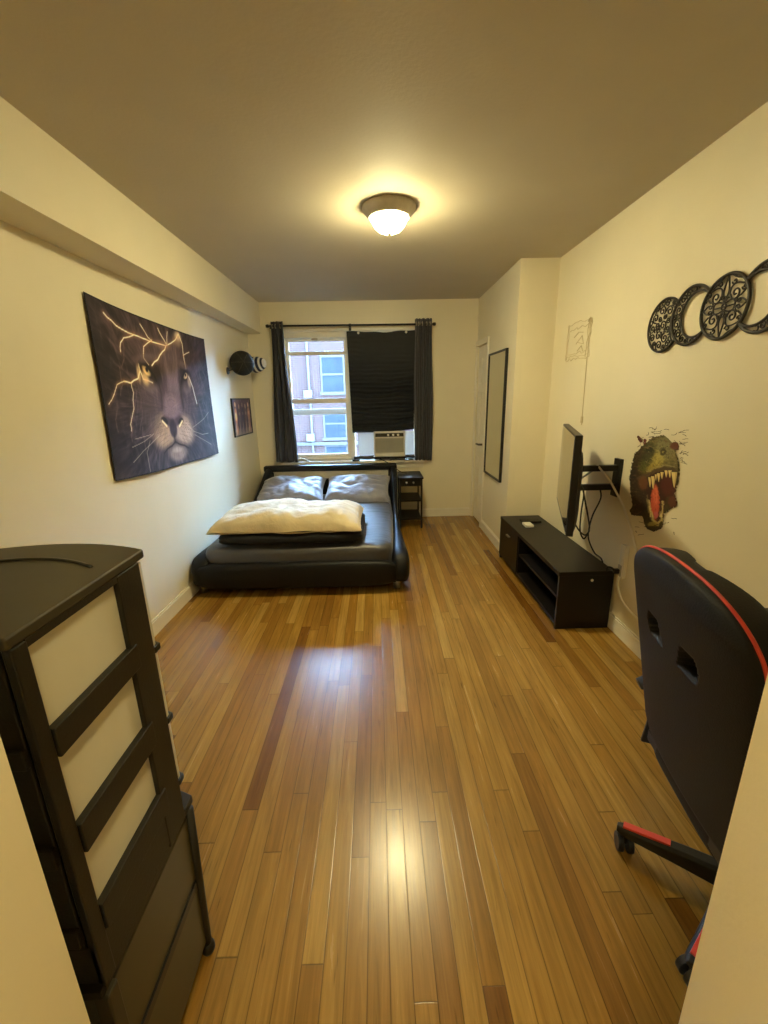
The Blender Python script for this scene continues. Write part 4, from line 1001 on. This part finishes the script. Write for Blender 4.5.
# seat
def seat_f(u,v):
    th=2*PI*u; ph=PI*(v-.5)
    cx=sq(math.cos(ph),.35)*sq(math.cos(th),.35); cyq=sq(math.cos(ph),.35)*sq(math.sin(th),.35); cz=sq(math.sin(ph),.6)
    return (1.085+.235*cx,.925+.225*cyq,.43+.055*cz+(.025*abs(cyq)**3 if cz>0 else 0))
cobj('seat',grid(BM(),seat_f,72,28),M_leather2,gc,smooth=True)
for sg in (-1,1):
    cobj('hinge_bracket',loft(BM(),[[(.845,.925+sg*.215,.39),(.99,.925+sg*.215,.36),(1.0,.925+sg*.215,.44),(.90,.925+sg*.215,.54),(.86,.925+sg*.215,.52)],[(.845,.925+sg*.225,.39),(.99,.925+sg*.225,.36),(1.0,.925+sg*.225,.44),(.90,.925+sg*.225,.54),(.86,.925+sg*.225,.52)]]),M_black,gc,bevel=.003)
    ar=cobj('armrest',tube(BM(),[(.845,.925+sg*.29,.555),(.875,.925+sg*.29,.565),(1.12,.925+sg*.29,.575),(1.15,.925+sg*.29,.57)],[.024,.034,.036,.022],14,.55),M_plast,gc,smooth=True)
    cobj('arm_post',tube(BM(),smoothpts([(.96,.925+sg*.278,.565),(.97,.925+sg*.275,.42),(1.0,.925+sg*.22,.375),(1.03,.925+sg*.12,.37)]),.017,10),M_black,gc,smooth=True)
cobj('mechanism',B(.90,1.14,.845,1.005,.325,.385),M_black,gc,bevel=.01)
cobj('back_bar',B(.853,.875,.72,1.13,.415,.455),M_black,gc,bevel=.006)
cobj('tilt_lever',tube(BM(),[(.99,.86,.35),(.93,1.05,.345),(.90,1.10,.34)],.008,8),M_black,gc,smooth=True)
bm=BM(); cyl(bm,(HX,HY,.10),(HX,HY,.24),.027,24); cyl(bm,(HX,HY,.24),(HX,HY,.34),.016,20); obj('gas_lift',bm,M_black,gc,smooth=True)
obj('hub',lathe(BM(),[(0,.065),(.05,.065),(.055,.10),(.045,.135),(0,.14)],(HX,HY,0),30),M_black,gc,smooth=True)
for k in range(5):
    a=math.radians(142+72*k); dv=Vector((math.cos(a),math.sin(a),0)); nv=Vector((-dv.y,dv.x,0)); c0=Vector((HX,HY,0))
    rings=[]
    for (r,w,zt,zb) in ((.03,.030,.135,.075),(.12,.027,.125,.075),(.22,.024,.108,.072),(.29,.022,.098,.070),(.312,.014,.092,.074)):
        p=c0+dv*r; rings.append([p-nv*w+Vector((0,0,zb)),p+nv*w+Vector((0,0,zb)),p+nv*w*.85+Vector((0,0,zt-.008)),p+nv*w*.5+Vector((0,0,zt)),p-nv*w*.5+Vector((0,0,zt)),p-nv*w*.85+Vector((0,0,zt-.008))])
    lg=obj('base_leg',loft(BM(),rings),M_plast,gc,bevel=.003)
    rings=[]
    for (r,zt) in ((.165,.1185),(.295,.0985)):
        p=c0+dv*r; rings.append([p-nv*.012+Vector((0,0,zt-.004)),p+nv*.012+Vector((0,0,zt-.004)),p+nv*.011+Vector((0,0,zt+.004)),p-nv*.011+Vector((0,0,zt+.004))])
    ri=obj('red_insert',loft(BM(),rings),M_red,lg,bevel=.0015); ri['label']='red plastic insert'
    p=c0+dv*.285; bm=BM(); ca=a+.6*k+.4; cdir=Vector((math.cos(ca),math.sin(ca),0))
    for s_ in (-1,1): cyl(bm,p+cdir*s_*.006+Vector((0,0,.029)),p+cdir*s_*.024+Vector((0,0,.029)),.029,24)
    cyl(bm,p+Vector((0,0,.029)),p+Vector((0,0,.085)),.008,10); 
    obj('caster',bm,M_black,gc,bevel=.004)

# ------------------------------------------------------------------ desk
dk=thing('desk','dark desk along the right wall behind the gaming chair','desk',(1.3,.9,0))
obj('desk_top',B(1.13,R_-.002,.45,1.335,.722,.75),M_plast2,dk,bevel=.003)
for x in (1.16,R_-.03):
    for y in (.48,1.30): obj('leg',B(x-.02,x+.02,y-.02,y+.02,0,.722),M_black,dk,bevel=.002)
obj('apron',B(R_-.04,R_-.02,.5,1.28,.60,.722),M_plast2,dk)

# ------------------------------------------------------------------ light, world, camera
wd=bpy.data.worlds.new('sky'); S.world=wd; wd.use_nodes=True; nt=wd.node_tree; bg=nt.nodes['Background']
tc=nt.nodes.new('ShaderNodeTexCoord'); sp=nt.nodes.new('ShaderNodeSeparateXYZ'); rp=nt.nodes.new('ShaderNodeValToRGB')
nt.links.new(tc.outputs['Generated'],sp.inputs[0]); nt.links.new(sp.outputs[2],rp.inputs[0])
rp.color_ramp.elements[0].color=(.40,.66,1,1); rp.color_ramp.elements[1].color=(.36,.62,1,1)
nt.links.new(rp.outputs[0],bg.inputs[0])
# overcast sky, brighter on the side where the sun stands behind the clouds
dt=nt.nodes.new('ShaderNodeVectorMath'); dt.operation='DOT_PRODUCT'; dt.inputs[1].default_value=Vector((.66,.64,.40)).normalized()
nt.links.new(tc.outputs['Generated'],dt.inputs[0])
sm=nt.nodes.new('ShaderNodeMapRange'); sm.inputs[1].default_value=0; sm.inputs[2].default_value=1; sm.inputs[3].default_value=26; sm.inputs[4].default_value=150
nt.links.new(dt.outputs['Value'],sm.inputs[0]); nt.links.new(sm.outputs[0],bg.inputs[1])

cam=bpy.data.cameras.new('camera'); co=bpy.data.objects.new('camera',cam); COL.objects.link(co); S.camera=co
Fv=Vector((0.01143883,0.96453157,-0.26371955)); Rv=Vector((0.99966226,-0.01718555,-0.01949434)); Uv=Vector((0.02333507,0.26340749,0.96440239))
m=Matrix(((Rv.x,Uv.x,-Fv.x,0),(Rv.y,Uv.y,-Fv.y,0),(Rv.z,Uv.z,-Fv.z,1.5001),(0,0,0,1))); co.matrix_world=m
cam.sensor_fit='HORIZONTAL'; cam.sensor_width=36; cam.lens=422.36/768*36; cam.clip_start=.02; cam.clip_end=200

vs_=S.view_settings; vs_.view_transform='Standard'; vs_.look='None'; vs_.exposure=0; vs_.gamma=1; vs_.use_curve_mapping=False
S.cycles.max_bounces=10; S.cycles.diffuse_bounces=6; S.cycles.transparent_max_bounces=12; S.cycles.sample_clamp_indirect=6
